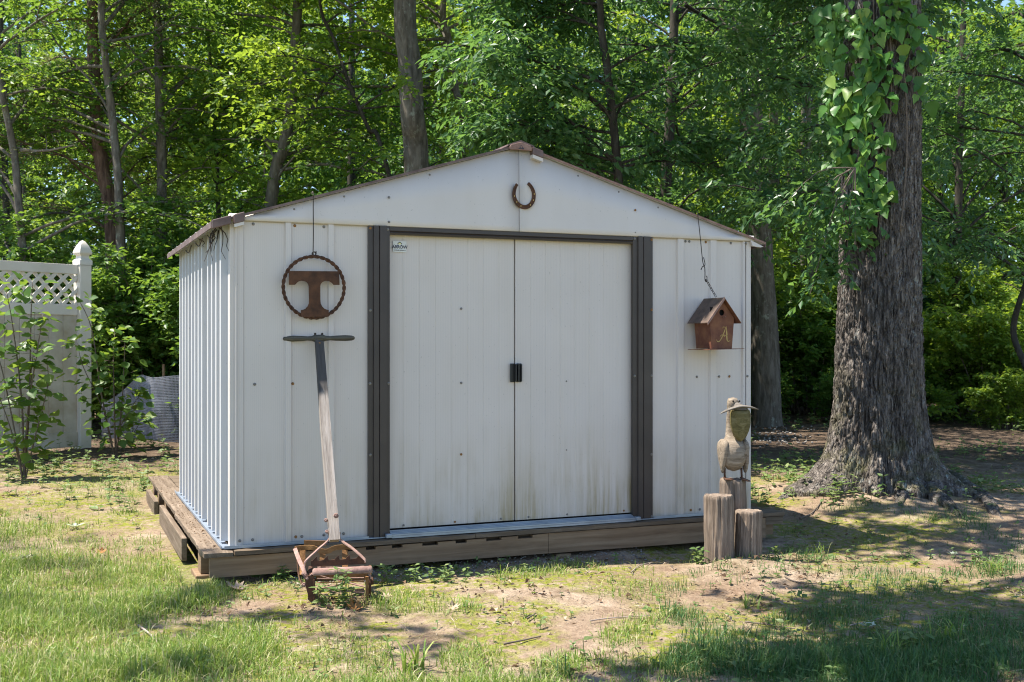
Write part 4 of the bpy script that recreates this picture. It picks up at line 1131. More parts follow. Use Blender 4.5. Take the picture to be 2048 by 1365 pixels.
# body, neck and head in one carved piece
rings=[(xx(1467),.0,zz(943),.006,.008,1),(xx(1467),.0,zz(940),.030,.028,1),(xx(1467),.0,zz(930),.052,.045,.95),(xx(1467),.0,zz(915),.066,.055,.9),(xx(1467),.004,zz(900),.068,.058,.85),(xx(1467),.010,zz(888),.062,.052,.85),(xx(1467),.016,zz(881),.045,.040,.9),
       (xx(1465),.022,zz(874),.030,.028,1),(xx(1464),.026,zz(855),.024,.024,1),(xx(1465),.026,zz(835),.024,.024,1),(xx(1468),.018,zz(822),.030,.030,1),(xx(1468),.008,zz(812),.034,.036,1),(xx(1467),.006,zz(804),.031,.033,1),(xx(1466),.006,zz(798.5),.022,.024,1),(xx(1466),.006,zz(796),.006,.008,1)]
bg_=loft(rings,24)
V=np.vstack(bg_.V); V[:,0]*=np.where(V[:,2]<zz(880),1.10,1.0); V=V+0.005*np.stack([fbm(V*60,2,i) for i in (1,2,3)],-1)
bg_.V=[V]
bg_.build('body',MAT['carve'],bird,True)
# throat pouch: ribbed shield in front of the neck
prs=[(883,.003),(880,.020),(872,.036),(862,.046),(850,.054),(838,.0565),(828,.055),(821,.050)]
rings=[]
for py,wv in prs: rings.append((xx(1477),-.030,zz(py),wv,.034*(wv/.056)**.6,.9))
pg=loft(rings,28); V=np.vstack(pg.V)
V[:,1]-=.004*np.sin(V[:,2]*520+np.abs(V[:,0]-xx(1477))*160)*(V[:,1]<-.03); V[:,1]-=.008*np.exp(-((V[:,0]-xx(1477))/.006)**2)*(V[:,1]<-.03)
pg.V=[V]; pg.build('throat_pouch',MAT['pouch'],bird,True)
# crosswise piece in the bill
n=25; t=np.linspace(-1,1,n); rings=[]
path=np.column_stack([xx(1473)+t*.107,-.045-.012*(1-t*t),zz(818)+.018*(1-t*t)*.8-.012*np.abs(t)**1.5-.004*t*-1])
path[:,2]+=np.where(t<0,-.010*np.abs(t),.002*t)
rad=.0165*np.maximum(.03,1-np.abs(t)**2.3)**.6
V,F=tube_np(path,rad,14); V=V.reshape(n,14,3); V[:,:,2]=path[:,None,2]+(V[:,:,2]-path[:,None,2])*.42; V[:,:,1]=path[:,None,1]+(V[:,:,1]-path[:,None,1])*1.35
Geo().add(V.reshape(-1,3),F).build('cross_piece',MAT['carve_x'],bird,True)
# bill top wedge behind the cross piece and eyes
loft([(xx(1478),-.04,zz(820),.040,.03,1),(xx(1476),-.035,zz(814),.034,.026,1),(xx(1472),-.02,zz(808),.018,.018,1),(xx(1470),-.012,zz(804),.004,.005,1)],18).build('bill',MAT['carve_x'],bird,True)
for px in (1463,1476):
    c_=(xx(px),-.026,zz(803)); o=loft([(0,0,-.005,.001,.001,1),(0,0,-.003,.004,.003,1),(0,0,0,.0052,.004,1),(0,0,.003,.004,.003,1),(0,0,.005,.001,.001,1)],10).build('eye',MAT['void'],bird,True); o.location=c_
# wings with carved feather ridges
for s_ in (-1,1):
    rings=[]
    cxw=xx(1446) if s_<0 else xx(1491)
    for py,wv,dp in ((947,.004,.010),(940,.010,.022),(925,.017,.040),(908,.022,.054),(895,.025,.056),(886,.022,.048),(881,.012,.03),(879,.003,.01)):
        rings.append((cxw-s_*.004*(py-900)/40*-1,.006,zz(py),wv*(1 if s_<0 else .75),dp,.9))
    wg=loft(rings,22); V=np.vstack(wg.V)
    # subdivide the look with ridges
    V[:,0]+=s_*.003*np.sin(V[:,2]*330+V[:,1]*60)
    wg.V=[V]; wg.build('wing',MAT['carve'],bird,True)
for px in (1448,1483):
    Geo().tube(np.array([(xx(px),-.004,zz(948)+.03),(xx(px),-.006,zz(950)),(xx(px)+.001,-.006,zz(956))]),[.0065,.0055,.006],8).build('leg',MAT['rust'],bird,True)
    fx=xx(px)
    Geo().add(np.array([(fx-.006,.004,zz(955.5)),(fx+.006,.004,zz(955.5)),(fx+.036,-.05,zz(961 if px>1470 else 957)),(fx+.012,-.066,zz(960 if px>1470 else 957)),(fx-.012,-.060,zz(957))]),[(0,4,3,2,1)]).build('foot',MAT['rust'],bird).modifiers.new('s','SOLIDIFY').thickness=.005

# ------------------------------------------------------------------ vinyl fence at the left
FP=P(165,905,11.2); FP[2]=float(gz(np.array(FP[0]),np.array(11.2)))
FA=math.atan2(-0.68,-0.52)
fence=empty('vinyl_fence',FP,FA,'white vinyl privacy fence with lattice top and pointed post','fence')
# fence frame: x along the fence away from its end post, y across, z up
ptop=1.12+(CY-527)/FPX*11.2-FP[2]
Geo().box((-.063,-.063,-.1),(.063,.063,ptop-.02)).build('post',MAT['vinyl'],fence,bevel=.006)
capz=ptop-.02
def sq_lathe(prof,name,parent,mat):
    V=[];m=len(prof)
    for (h,z) in prof: V+=[(-h,-h,z),(h,-h,z),(h,h,z),(-h,h,z)]
    F=[(k*4+j,k*4+(j+1)%4,(k+1)*4+(j+1)%4,(k+1)*4+j) for k in range(m-1) for j in range(4)]
    return Geo().add(np.array(V,float),F).build(name,mat,parent,autosmooth=50)
sq_lathe([(.0685,capz),(.0685,capz+.045),(.060,capz+.055),(.048,capz+.065),(.044,capz+.085),(.047,capz+.10),(.066,capz+.115),(.068,capz+.125),(.060,capz+.155),(.042,capz+.20),(.018,capz+.24),(.001,capz+.252)],'post_cap',fence,MAT['vinyl'])
FL=2.4
Geo().box((.064,-.024,ptop-.115),(FL,.024,ptop-.02)).build('top_rail',MAT['vinyl'],fence,bevel=.004)
lz1=ptop-.116; lz0=lz1-.30
Geo().box((.064,-.022,lz0-.11),(FL,.022,lz0-.001)).build('middle_rail',MAT['vinyl'],fence,bevel=.004)
Geo().box((.064,-.024,.02),(FL,.024,.17)).build('bottom_rail',MAT['vinyl_dirty'],fence,bevel=.004)
# lattice slats: two crossed layers, each slat its own piece
sl_=.034; pitch=.128
def slat_pts(x0,dirn,hw):
    H=lz1-lz0
    pts=[]
    for (dx,z) in ((-hw,lz0),(hw,lz0),(hw+dirn*H,lz1),(-hw+dirn*H,lz1)): pts.append([x0+dx,z])
    return pts
for dirn,y0,y1 in ((1,-.016,-.002),(-1,.002,.016)):
    x=-.3
    while x<FL+.3:
        pts=slat_pts(x,dirn,sl_*.72)
        # clip to the panel
        poly=pts
        for lim,sg in ((.066,1),(FL,-1)):
            outp=[]
            for i in range(len(poly)):
                p_,q_=poly[i],poly[(i+1)%len(poly)]
                ip,iq=sg*(p_[0]-lim)>=0,sg*(q_[0]-lim)>=0
                if ip: outp.append(p_)
                if ip!=iq:
                    t=(lim-p_[0])/(q_[0]-p_[0]); outp.append([lim,p_[1]+t*(q_[1]-p_[1])])
            poly=outp
            if not poly: break
        if len(poly)>=3: Geo().prism(poly,y0,y1).build('lattice_slat',MAT['vinyl'],fence)
        x+=pitch
xb=.066; k=0
while xb<FL-.1:
    Geo().box((xb+.002,-.010,.171),(xb+.148,.010,lz0-.111)).build('fence_board',MAT['vinyl_dirty'],fence,bevel=.003)
    xb+=.15; k+=1

# ------------------------------------------------------------------ silt fence
g=Geo(); n_h,n_v=44,110
p0,p1=P(205,885,12.2),P(452,885,11.8)
def silt_pt(s_,t):
    b=p0+(p1-p0)*s_
    h0=.42+.30*sstep(0.0,.30,np.array(s_))
    zb=float(gz(np.array(b[0]),np.array(b[1])))-.02
    return np.array([b[0]+.05*math.sin(s_*9),b[1]+.10*math.sin(s_*7)-.12*t*(1-t),zb+h0*t+.02*math.sin(s_*11)*t])
S_=np.linspace(0,1,61); T_=np.linspace(0,1,n_h)
for t in T_:
    V=np.array([silt_pt(s_,t) for s_ in S_]); hh=.0042
    A_=V+np.array([0,0,hh]); B_=V-np.array([0,0,hh])
    g.add(np.vstack([A_,B_]),[(i,i+1,i+62,i+61) for i in range(60)])
for s_ in np.linspace(0,1,n_v):
    V=np.array([silt_pt(s_,t) for t in np.linspace(0,1,9)]); V[:,1]-=.0015
    A_=V+np.array([.0026,0,0]); B_=V-np.array([.0026,0,0])
    g.add(np.vstack([A_,B_]),[(i,i+1,i+10,i+9) for i in range(8)])
sf=empty('silt_fence',p0,0,'sagging grey woven mesh barrier between vinyl fence and shed','mesh fence')
o=g.build('woven_mesh',MAT['silt']); o.parent=sf; o.matrix_parent_inverse=Matrix.Translation(-Vector(p0))
for s_ in (.12,.55,.95):
    b=silt_pt(s_,0); o=Geo().box((-.012,.008,-.1),(.012,.032,.85 if s_>.3 else .55)).build('stake',MAT['fascia'],sf); o.location=b-p0

# ------------------------------------------------------------------ trees
def bark_tube(path, rad, sides, nring, seed, ridge=0.0, lump=0.03, freq=9):
    """trunk surface with furrows in real relief"""
    p=smooth_path(path,nring); k=np.linspace(0,1,len(rad)); rr=np.interp(np.linspace(0,1,nring),k,rad)
    t=nrm(np.gradient(p,axis=0)); ref=np.array([1.,0,0]); e1=nrm(np.cross(t,ref)); e1=nrm(np.cross(np.cross(t,e1),t)*-1); e2=np.cross(t,e1)
    a=np.linspace(0,2*np.pi,sides,endpoint=False)
    s_=np.concatenate([[0],np.cumsum(np.linalg.norm(np.diff(p,axis=0),axis=1))])
    AA,SS=np.meshgrid(a,s_)
    q=np.stack([np.cos(AA),np.sin(AA),SS*.9],-1)
    R_=rr[:,None]*(1+lump*fbm(q*1.6,3,seed))
    if ridge:
        w_=np.stack([np.cos(AA)*freq,np.sin(AA)*freq,SS*1.7],-1)
        w_=w_+0.6*np.stack([fbm(q*3,2,seed+5)]*3,-1)
        R_=R_+ridge*(np.abs(vnoise(w_,seed+1))**.7-.35)+ridge*.5*fbm(w_*2.2,2,seed+2)
    V=p[:,None]+R_[:,:,None]*(np.cos(AA)[:,:,None]*e1[:,None]+np.sin(AA)[:,:,None]*e2[:,None])
    i,j=np.meshgrid(np.arange(nring-1),np.arange(sides),indexing='ij'); j2=(j+1)%sides
    F=np.stack([i*sides+j,i*sides+j2,(i+1)*sides+j2,(i+1)*sides+j],-1).reshape(-1,4)
    return V.reshape(-1,3),F

SPECIES={'mid':('leaf_mid',.085,.024),'bright':('leaf_bright',.085,.027),'dark':('leaf_dark',.095,.020),'cedar':('leaf_cedar',.045,.007)}
def tree(name,label,pts,d,rad,bark,sp,height=9.5,nlimb=20,low=1.6,seed=0,limb_len=(1.2,2.8),tw=9,nleaf=15,group=None,cat='tree',lean_top=(0,0),sides=14,leaf_scale=1.0,hi_frac=.08,avoid=None,az_bias=None):
    """pts: photo columns and rows down the trunk, which stands d metres ahead"""
    r=np.random.default_rng(seed)
    w_=[P(px,py,d) for px,py in pts]
    w_=sorted(w_,key=lambda q:q[2])
    lo=w_[0]; dirn=(w_[1]-w_[0]); dirn=dirn/max(dirn[2],.2)
    zg=float(gz(np.array(lo[0]),np.array(d)))
    base=lo+dirn*min(0,(zg-lo[2]))*.5; base[2]=zg-.15
    top=w_[-1]+np.array([lean_top[0],lean_top[1],0]); top=top+np.array([0,0,max(0,height-top[2])])
    mid=(w_[-1]+top)/2+r.normal(0,.08,3)*np.array([1,1,0])
    path=np.array([base]+w_+[mid,top])
    path[:,1]+=np.concatenate([[0],r.normal(0,.04,len(path)-1)])
    zs=path[:,2]; f=np.clip((zs-zs[0])/(zs[-1]-zs[0]),0,1)
    rd=rad*(1.0-.75*f**1.2); rd[0]=rad*1.35
    root=empty(name,(base[0],base[1],zg),0,label,cat,group)
    inv=np.array([base[0],base[1],zg])
    V,F=bark_tube(path,rd,sides,46,seed,rad*.12 if rad>.05 else 0,.06,7)
    tr=Geo().add(V-inv,F).build('trunk',MAT[bark],root,True)
    full=smooth_path(path,60)
    limbs=[]; gall=Geo()
    for k in range(nlimb):
        g=gall if group else Geo()
        h=(low+(height-low)*r.uniform(0,1)) if r.uniform()<hi_frac else r.uniform(low,min(5.4,height))
        i=int(np.argmin(np.abs(full[:,2]-h))); st=full[i]
        az=r.uniform(-.22*np.pi,1.22*np.pi) if az_bias is None else r.normal(az_bias,1.1)
        ln=r.uniform(*limb_len)*(1-.45*max(0,(h-5)/max(1,height-5)))
        lp=limb(st,az,r.uniform(.15,.95),ln,r.uniform(-1.1,-.2),8,r,.14)
        limbs.append(lp); r0=min(rad*.4,.008+.006*ln)
        g.tube(lp-inv,np.linspace(r0,r0*.25,8),6,False)
        for q in range(2):
            t0=r.uniform(.3,.75); ps,_=interp_path(lp,np.array([t0]))
            sp_=limb(ps[0],az+r.choice([-1,1])*r.uniform(.4,1.1),r.uniform(-.2,.5),ln*.45,-.5,5,r,.12)
            limbs.append(sp_); g.tube(sp_-inv,np.linspace(r0*.5,r0*.15,5),5,False)
        if not group: g.build('branch',MAT[bark],root,True)
    if group: tag(gall.build('branches',MAT[bark],root,True),kind='stuff')
    mname,L,W=SPECIES[sp]
    cull=avoid
    cg=make_crown(limbs,L*leaf_scale,W*leaf_scale,tw,.5,nleaf,.30 if sp!='dark' else .55,.15,.8,r,cull)
    cg.V=[v_-inv for v_ in cg.V]
    cg.build('crown',MAT[mname],root)
    return root

def off_shed(p):       # nothing grows through the shed or in front of it
    rel=p-SO; c_,s_=math.cos(TH),math.sin(TH)
    u=rel[:,0]*c_+rel[:,1]*s_; v_=-rel[:,0]*s_+rel[:,1]*c_
    return ~((u>UL-.35)&(u<UR+.35)&(v_<VB+.3)&(p[:,2]<2.9)) & (p[:,1]>6.5)

A_=off_shed
tree('cedar_tree','shaggy red-brown cedar trunk left of the thin curved grey one',[(222,450),(205,330),(190,200),(180,60),(182,0)],13.6,.105,'bark_cedar','cedar',9,30,1.7,101,(.8,1.8),14,24,avoid=A_)
tree('woodland_tree','thin curved grey trunk hugging the red-brown cedar',[(243,450),(236,340),(222,230),(210,110),(200,0)],13.0,.062,'bark_grey','mid',9,18,2.9,102,avoid=A_)
tree('woodland_tree','straight grey-brown trunk right of the cedar above the mesh barrier',[(326,450),(322,330),(322,200),(318,60),(314,0)],13.8,.075,'bark_grey','bright',9.5,24,1.7,103,avoid=A_)
tree('woodland_tree','very thin straight sapling trunk left of the leaning grey trunk',[(434,340),(428,250),(420,120),(410,0)],14.6,.036,'bark_dark','bright',8,16,1.8,104,(.8,1.7),avoid=A_)
tree('woodland_tree','leaning grey trunk rising behind the left roof slope',[(545,385),(566,300),(582,200),(590,90),(594,0)],13.6,.090,'bark_grey','mid',9.5,24,2.9,105,avoid=A_)
tree('woodland_tree','slim tilted dark trunk between leaning trunk and thick trunk',[(770,320),(738,260),(700,170),(668,80),(640,0)],12.8,.034,'bark_dark','bright',7.5,16,2.2,106,(.8,1.7),avoid=A_)
tree('woodland_tree','thick lichen-spotted trunk rising behind the shed left of its ridge',[(832,345),(826,240),(818,120),(810,0)],12.4,.165,'bark_grey','mid',11,14,5.2,107,(1.4,3.0),avoid=A_,sides=40)
tree('woodland_tree','slender pale grey trunk just right of the thick lichen-spotted one',[(930,280),(912,180),(898,80),(888,0)],13.2,.058,'bark_grey','bright',9,16,3.8,108,avoid=A_)
tree('woodland_tree','mottled grey trunk directly behind the right corner of the shed',[(1532,835),(1527,640),(1515,440),(1500,220),(1490,0)],14.2,.185,'bark_grey','dark',11,24,2.6,109,(1.2,3.0),avoid=A_,sides=36)
tree('woodland_tree','dark trunk half hidden by leaves above the right roof slope',[(1330,420),(1338,250),(1346,120),(1350,0)],13.4,.080,'bark_dark','dark',9.5,24,2.0,110,avoid=A_)
tree('woodland_tree','pale thin trunk at far left above the vinyl fence',[(46,490),(36,400),(20,300),(2,180),(-20,40)],12.8,.055,'bark_grey','mid',8.5,20,1.9,111,avoid=A_)
tree('woodland_tree','low dark branching tree at the right edge of the picture',[(2090,850),(2050,740),(2035,660),(2050,560),(2090,430)],10.8,.034,'bark_dark','dark',6.0,22,1.5,112,(.9,2.1),11,16,avoid=A_)
tree('woodland_tree','narrow dark trunk at far right behind the ivy-clad oak',[(1900,830),(1915,600),(1925,300),(1935,0)],15.5,.07,'bark_dark','dark',9,26,1.9,113,(1.2,2.6),avoid=A_)
tree('woodland_tree','sunlit bright tree in the gap between oak and shed corner',[(1625,800),(1622,600),(1618,300),(1612,0)],16.5,.06,'bark_grey','bright',9,24,1.5,114,(1.0,2.3),avoid=A_)

# a drooping-leaved tree whose boughs fan out over the shed's ridge
tree('drooping_tree','tree with long drooping leaves hanging over the right roof slope',[(1240,420),(1232,300),(1215,150),(1200,0)],10.4,.055,'bark_dark','dark',7.0,34,2.3,115,(.8,1.75),15,18,avoid=A_,hi_frac=.12)
tree('drooping_tree','narrow-leaved tree behind the oak with boughs reaching left',[(1752,620),(1748,420),(1745,250),(1740,0)],9.8,.045,'bark_dark','dark',6.5,26,1.9,116,(.8,1.7),13,18,avoid=A_,hi_frac=.12,az_bias=math.pi)

# the wood further back: trees of three kinds, repeated
WOOD_LABEL='background tree in the dense wood beyond the yard'
def wood_proto(seed,sp,bark,height):
    return tree('forest_tree',WOOD_LABEL,[(1024,700),(1024,400),(1024,0)],20.,.09,bark,sp,height,30,1.0,seed,(1.4,3.2),8,14,group='trees of the wood behind the yard',leaf_scale=1.45,hi_frac=.5)
def copy_tree(root,loc,rz,s_):
    c=root.copy(); col.objects.link(c); c.location=loc; c.rotation_euler=(0,0,rz); c.scale=(s_,s_,s_)
    for ch in root.children:
        k=ch.copy(); col.objects.link(k); k.parent=c
    return c
protos=[wood_proto(201,'bright','bark_grey',9.5),wood_proto(202,'mid','bark_dark',10.5),wood_proto(203,'dark','bark_dark',8.5)]
r_=np.random.default_rng(77); spots=[]
for k in range(400):
    y=r_.uniform(17,34); x=r_.uniform(-.62*y-1,.62*y+1)
    if all((x-a)**2+(y-b)**2>5.0 for a,b in spots): spots.append((x,y))
    if len(spots)>=46: break
for i,(x,y) in enumerate(spots):
    s_=r_.uniform(.8,1.15); loc=(x,y,float(gz(np.array(x),np.array(y))))
    if i<3: protos[i].location=loc; protos[i].rotation_euler=(0,0,r_.uniform(0,6.28)); protos[i].scale=(s_,)*3
    else: copy_tree(protos[int(r_.integers(0,3))],loc,r_.uniform(0,6.28),s_)

# ------------------------------------------------------------------ shrubs and hedge
def shrub(name,label,x,y,rx,ry,h,sp,nst,seed,leafL=None,tw=16,nleaf=16,cat='shrub',group=None,six=False,bark='twig',up=1.0,avoid=None):
    r=np.random.default_rng(seed); zg=float(gz(np.array(x),np.array(y)))
    root=empty(name,(x,y,zg),0,label,cat,group); g=Geo(); limbs=[]
    for k in range(nst):
        az=r.uniform(0,2*np.pi); rad=r.uniform(0,1)**.5
        tip=np.array([math.cos(az)*rx*rad,math.sin(az)*ry*rad,h*r.uniform(.55,1.0)*(1-.35*rad**3)])
        st=np.array([tip[0]*.25,tip[1]*.25,-.05])
        midp=(st+tip)/2+np.array([tip[0]*-.12,tip[1]*-.12,h*.08])+r.normal(0,.06,3)
        lp=smooth_path([st,midp,tip],8); limbs.append(lp); g.tube(lp,np.linspace(.011,.003,8),5,False)
        for q in range(3):
            t0=r.uniform(.2,.9); ps,_=interp_path(lp,np.array([t0])); 
            s2=limb(ps[0],r.uniform(0,6.28),r.uniform(-.2,.7),r.uniform(.25,.6)*max(rx,.5),-.6,5,r,.1); limbs.append(s2); g.tube(s2,np.linspace(.005,.0015,5),4,False)
    g.build('stem',MAT[bark],root,True)
    mname,L,W=SPECIES[sp]; L=leafL or L
    cl=(lambda p:avoid(p+np.array([x,y,zg]))) if avoid else None
    cg=make_crown(limbs,L,L*.30,tw,.34,nleaf,.25,.12,.9,r,cl,six)
    cg.build('foliage',MAT[mname],root)
    return root
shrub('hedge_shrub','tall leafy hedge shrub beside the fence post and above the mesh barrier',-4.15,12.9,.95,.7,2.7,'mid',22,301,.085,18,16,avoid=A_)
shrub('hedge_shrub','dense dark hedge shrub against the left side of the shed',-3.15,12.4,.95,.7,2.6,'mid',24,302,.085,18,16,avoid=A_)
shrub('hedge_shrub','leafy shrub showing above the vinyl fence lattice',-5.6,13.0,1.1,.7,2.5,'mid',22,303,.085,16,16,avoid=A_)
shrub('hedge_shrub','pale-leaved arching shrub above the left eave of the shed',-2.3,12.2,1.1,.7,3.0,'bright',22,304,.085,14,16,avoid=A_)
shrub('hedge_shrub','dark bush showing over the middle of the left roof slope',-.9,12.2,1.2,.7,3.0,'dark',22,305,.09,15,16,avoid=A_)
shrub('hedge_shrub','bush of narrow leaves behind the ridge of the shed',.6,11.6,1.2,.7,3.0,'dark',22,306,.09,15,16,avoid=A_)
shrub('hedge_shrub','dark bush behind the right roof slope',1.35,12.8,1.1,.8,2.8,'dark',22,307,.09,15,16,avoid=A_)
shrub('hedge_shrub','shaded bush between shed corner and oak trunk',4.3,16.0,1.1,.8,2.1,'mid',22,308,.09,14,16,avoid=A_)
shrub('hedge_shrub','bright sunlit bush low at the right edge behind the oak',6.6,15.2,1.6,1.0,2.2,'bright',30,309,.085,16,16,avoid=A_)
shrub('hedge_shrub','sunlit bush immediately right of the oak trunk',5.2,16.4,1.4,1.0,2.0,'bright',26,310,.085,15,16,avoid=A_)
UND='low undergrowth bush in the wood behind the yard'
pro=[shrub('undergrowth_bush',UND,0,18,1.4,1.1,2.3,['bright','mid','dark'][k],22,320+k,.12,11,12,group='undergrowth bushes in the wood') for k in range(3)]
r_=np.random.default_rng(8); n_b=0; used=[]
for k in range(500):
    y=r_.uniform(14.5,26); x=r_.uniform(-.58*y,.58*y)
    if x>2.3 and y<17 and x<5: continue
    if x>3.8 and y<19: continue
    if any((x-a)**2+(y-b)**2<2.4 for a,b in used): continue
    used.append((x,y)); i=len(used)-1
    loc=(x,y,float(gz(np.array(x),np.array(y))))
    if i<3: pro[i].location=loc
    else:
        j=int(r_.integers(0,3)) if x<1 else int(r_.choice([0,1,2,2]))
        copy_tree(pro[j],loc,r_.uniform(0,6.28),r_.uniform(.75,1.25))
    if len(used)>=60: break
for (x,y,q) in ((3.4,15.2,.38),(4.4,14.6,.34),(5.3,15.0,.42),(6.2,13.9,.40),(7.2,14.2,.45),(7.9,15.6,.6),(4.9,16.6,.45),(3.0,17.0,.5),(8.6,14.6,.5)):
    copy_tree(pro[int(r_.integers(0,2))],(x,y,float(gz(np.array(x),np.array(y)))),r_.uniform(0,6.28),q)
# the far wood, one mass of leaves
g=Geo(); r_=np.random.default_rng(9)
m=12000
y=r_.uniform(34,46,m); x=r_.uniform(-.62,.62,m)*y; z=r_.uniform(.3,16.5,m)*(.8+.2*vnoise(np.column_stack([x*.25,y*.2,0*x]),5))
twigs_to_leaves(g,np.column_stack([x,y,z]),r_.normal(0,1,(m,3)),1.6,14,.30,.11,.3,r_)
tag(g.build('distant_woodland',MAT['leaf_mid']),'far mass of leaves closing the view behind the trees','woodland',kind='stuff')
# dead branches hanging among the cedars
for i,(pts,d,lab) in enumerate(([[(40,300),(90,302),(150,290)],13.,'pale dead branch lying level left of the cedar trunk'],[[(600,260),(660,160),(700,140)],13.2,'bare grey branch slanting up between the leaning and thick trunks'],[[(1370,10),(1430,45),(1520,90)],11.5,'bare dark bough arching across above the right roof slope'],[[(1640,40),(1570,55),(1500,110)],12.5,'bare dark bough reaching left from behind the ivy-clad oak'])):
    w_=np.array([P(a,b,d+.15*k) for k,(a,b) in enumerate(pts)]); g=Geo()
    main=smooth_path(w_,12); g.tube(main,np.linspace(.022,.008,12),7)
    r2=np.random.default_rng(i+40)
    for k in range(5):
        ps,dd=interp_path(main,np.array([r2.uniform(.2,.95)])); tw=limb(ps[0],r2.uniform(0,6.28),r2.uniform(-.6,.8),r2.uniform(.2,.5),0,5,r2,.15); g.tube(tw,np.linspace(.006,.002,5),5)
    tag(g.build('bare_branch',MAT['twig_pale'] if i==0 else MAT['bark_dark'],None,True),lab,'branch')

# ------------------------------------------------------------------ the ivy-clad oak
OX,OY=2.70,8.2
oz=float(gz(np.array(OX),np.array(OY)))
oak=empty('oak_tree',(OX,OY,oz),0,'big furrowed oak trunk with spreading roots and ivy climbing it','tree')
r_=np.random.default_rng(500)
ns,nr=380,420
hs_=np.concatenate([np.linspace(-.12,1.2,150),np.linspace(1.208,4.2,210),np.linspace(4.26,9.0,60)])
a=np.linspace(0,2*np.pi,ns,endpoint=False)
AA,HH=np.meshgrid(a,hs_)
rad=.292-.010*np.clip(HH,0,9)
flare=.10*np.exp(-np.maximum(HH,0)/.62)+.03*np.exp(-np.maximum(HH,0)/.2)
# root buttresses: angle, strength, width
RT=[(R(200),1.35,.30),(R(-38),1.15,.26),(R(-75),.75,.20),(R(-108),.55,.17),(R(-140),.75,.2),(R(20),.9,.3),(R(90),.8,.3),(R(140),.8,.3)]
butt=0
for (ra,st,wd) in RT:
    dd=np.abs((AA-ra+np.pi)%(2*np.pi)-np.pi)
    butt=butt+st*(np.exp(-(dd/wd)**2)*(.20*np.exp(-np.maximum(HH,0)/.12)+.10*np.exp(-np.maximum(HH,0)/.36)))
q=np.stack([np.cos(AA)*13,np.sin(AA)*13,HH*5.0],-1)
q=q+.55*np.stack([fbm(np.stack([np.cos(AA)*2,np.sin(AA)*2,HH*1.6],-1),3,61)]*3,-1)
ridge=-(np.maximum(0,.20-np.abs(vnoise(q,62)))/.20)**.8*.022-(np.maximum(0,.16-np.abs(vnoise(q*np.array([1.7,1.7,1.3]),63)))/.16)*.012+.010+fbm(q*2.2,3,64)*.020+fbm(q*np.array([4,4,9.]),2,66)*.008
RRo=rad+flare*.6+butt+ridge+.012*fbm(np.stack([np.cos(AA)*1.5,np.sin(AA)*1.5,HH*.8],-1),2,65)
lean=.035*np.clip(HH,0,9)*0
V=np.stack([RRo*np.cos(AA)+.012*HH,RRo*np.sin(AA)*.95,HH],-1).reshape(-1,3)
i,j=np.meshgrid(np.arange(nr-1),np.arange(ns),indexing='ij'); j2=(j+1)%ns
F=np.stack([i*ns+j,i*ns+j2,(i+1)*ns+j2,(i+1)*ns+j],-1).reshape(-1,4)
Geo().add(V,F).build('trunk',MAT['bark_oak'],oak,True)
def oak_root(pts,r0,r1,seed):
    n=len(pts); rr=np.linspace(r0,r1,n)
    w_=[]
    for k,(x,y,dz) in enumerate(pts):
        w_.append((x-OX,y-OY,float(gz(np.array(x),np.array(y)))-oz+dz-rr[k]*.7))
    w_=np.array(w_); r2=np.random.default_rng(seed); w_[1:-1,:2]+=r2.normal(0,.03,(n-2,2))
    V,F=bark_tube(w_,rr,36,70,seed,.020,.30,4)
    Geo().add(V,F).build('root',MAT['bark_oak'],oak,True)
def gp(px,py):      # ground point under a photo pixel
    d=FPX*(CAMZ-.0)/(py-CY); return ((px-CX)/FPX*d,d)
def rpath(l,dzs): return [(*gp(px,py),dz) for (px,py),dz in zip(l,dzs)]
oak_root(rpath([(1735,935),(1690,955),(1650,975),(1610,990),(1575,1000),(1530,1010)],[.26,.14,.06,.01,-.01,-.10]),.15,.03,1)
oak_root(rpath([(1800,930),(1860,958),(1910,984),(1955,1006),(2000,1030),(2070,1066)],[.28,.15,.07,.02,-.005,-.08]),.13,.02,2)
oak_root(rpath([(1775,940),(1820,978),(1865,1004),(1910,1020),(1955,1036),(2030,1066)],[.28,.11,.045,.01,-.01,-.07]),.10,.016,3)
oak_root(rpath([(1770,935),(1788,965),(1800,992),(1812,1018),(1830,1050)],[.3,.16,.05,-.03,-.14]),.12,.03,4)
oak_root(rpath([(1745,935),(1730,965),(1718,988),(1700,1012)],[.26,.12,.01,-.12]),.12,.04,5)
# crown: boughs well above the picture that shade the yard; (x, y, z) of leafy tips
tips=[]
def shade(px,py,h,n,sx,sy,rr):
    x,y=gp(px,py)
    for k in range(n):
        tips.append((x-SUN_H*h+rr.normal(0,sx),y+rr.normal(0,sy),h+rr.normal(0,.25)))
def shade_row(px0,px1,py,h,n):
    for px in np.linspace(px0,px1,n): shade(px,py,h,1,.05,.03,r_)
shade_row(1660,2060,1200,5.2,7)
shade_row(1620,2060,1228,5.3,7)
shade_row(1820,2060,1262,5.3,4)
shade_row(1520,2060,1350,5.0,9)
shade_row(1660,2060,1315,5.0,6)
shade_row(1570,2060,1052,6.0,8)
shade_row(1720,2060,1078,6.0,5)
shade_row(1700,2070,1020,6.0,6)
shade(1600,930,6.4,12,.6,.5,r_)
shade(1800,900,6.6,18,.9,.7,r_)
shade(1950,960,6.4,12,.6,.5,r_)
for k in range(50): tips.append((OX+r_.normal(0.4,1.5),OY+r_.normal(1.2,1.6),r_.uniform(6,9)))
for k in range(26): tips.append((OX+r_.normal(-.6,.8),OY+r_.normal(-.1,.5),r_.uniform(5.4,7.2)))
tips=np.array(tips); tips[:,0]-=0; 
g=Geo()
order=r_.permutation(len(tips)); boughs=[]
for k in range(9):
    az=2*np.pi*k/9; 
cent=[]
from math import hypot
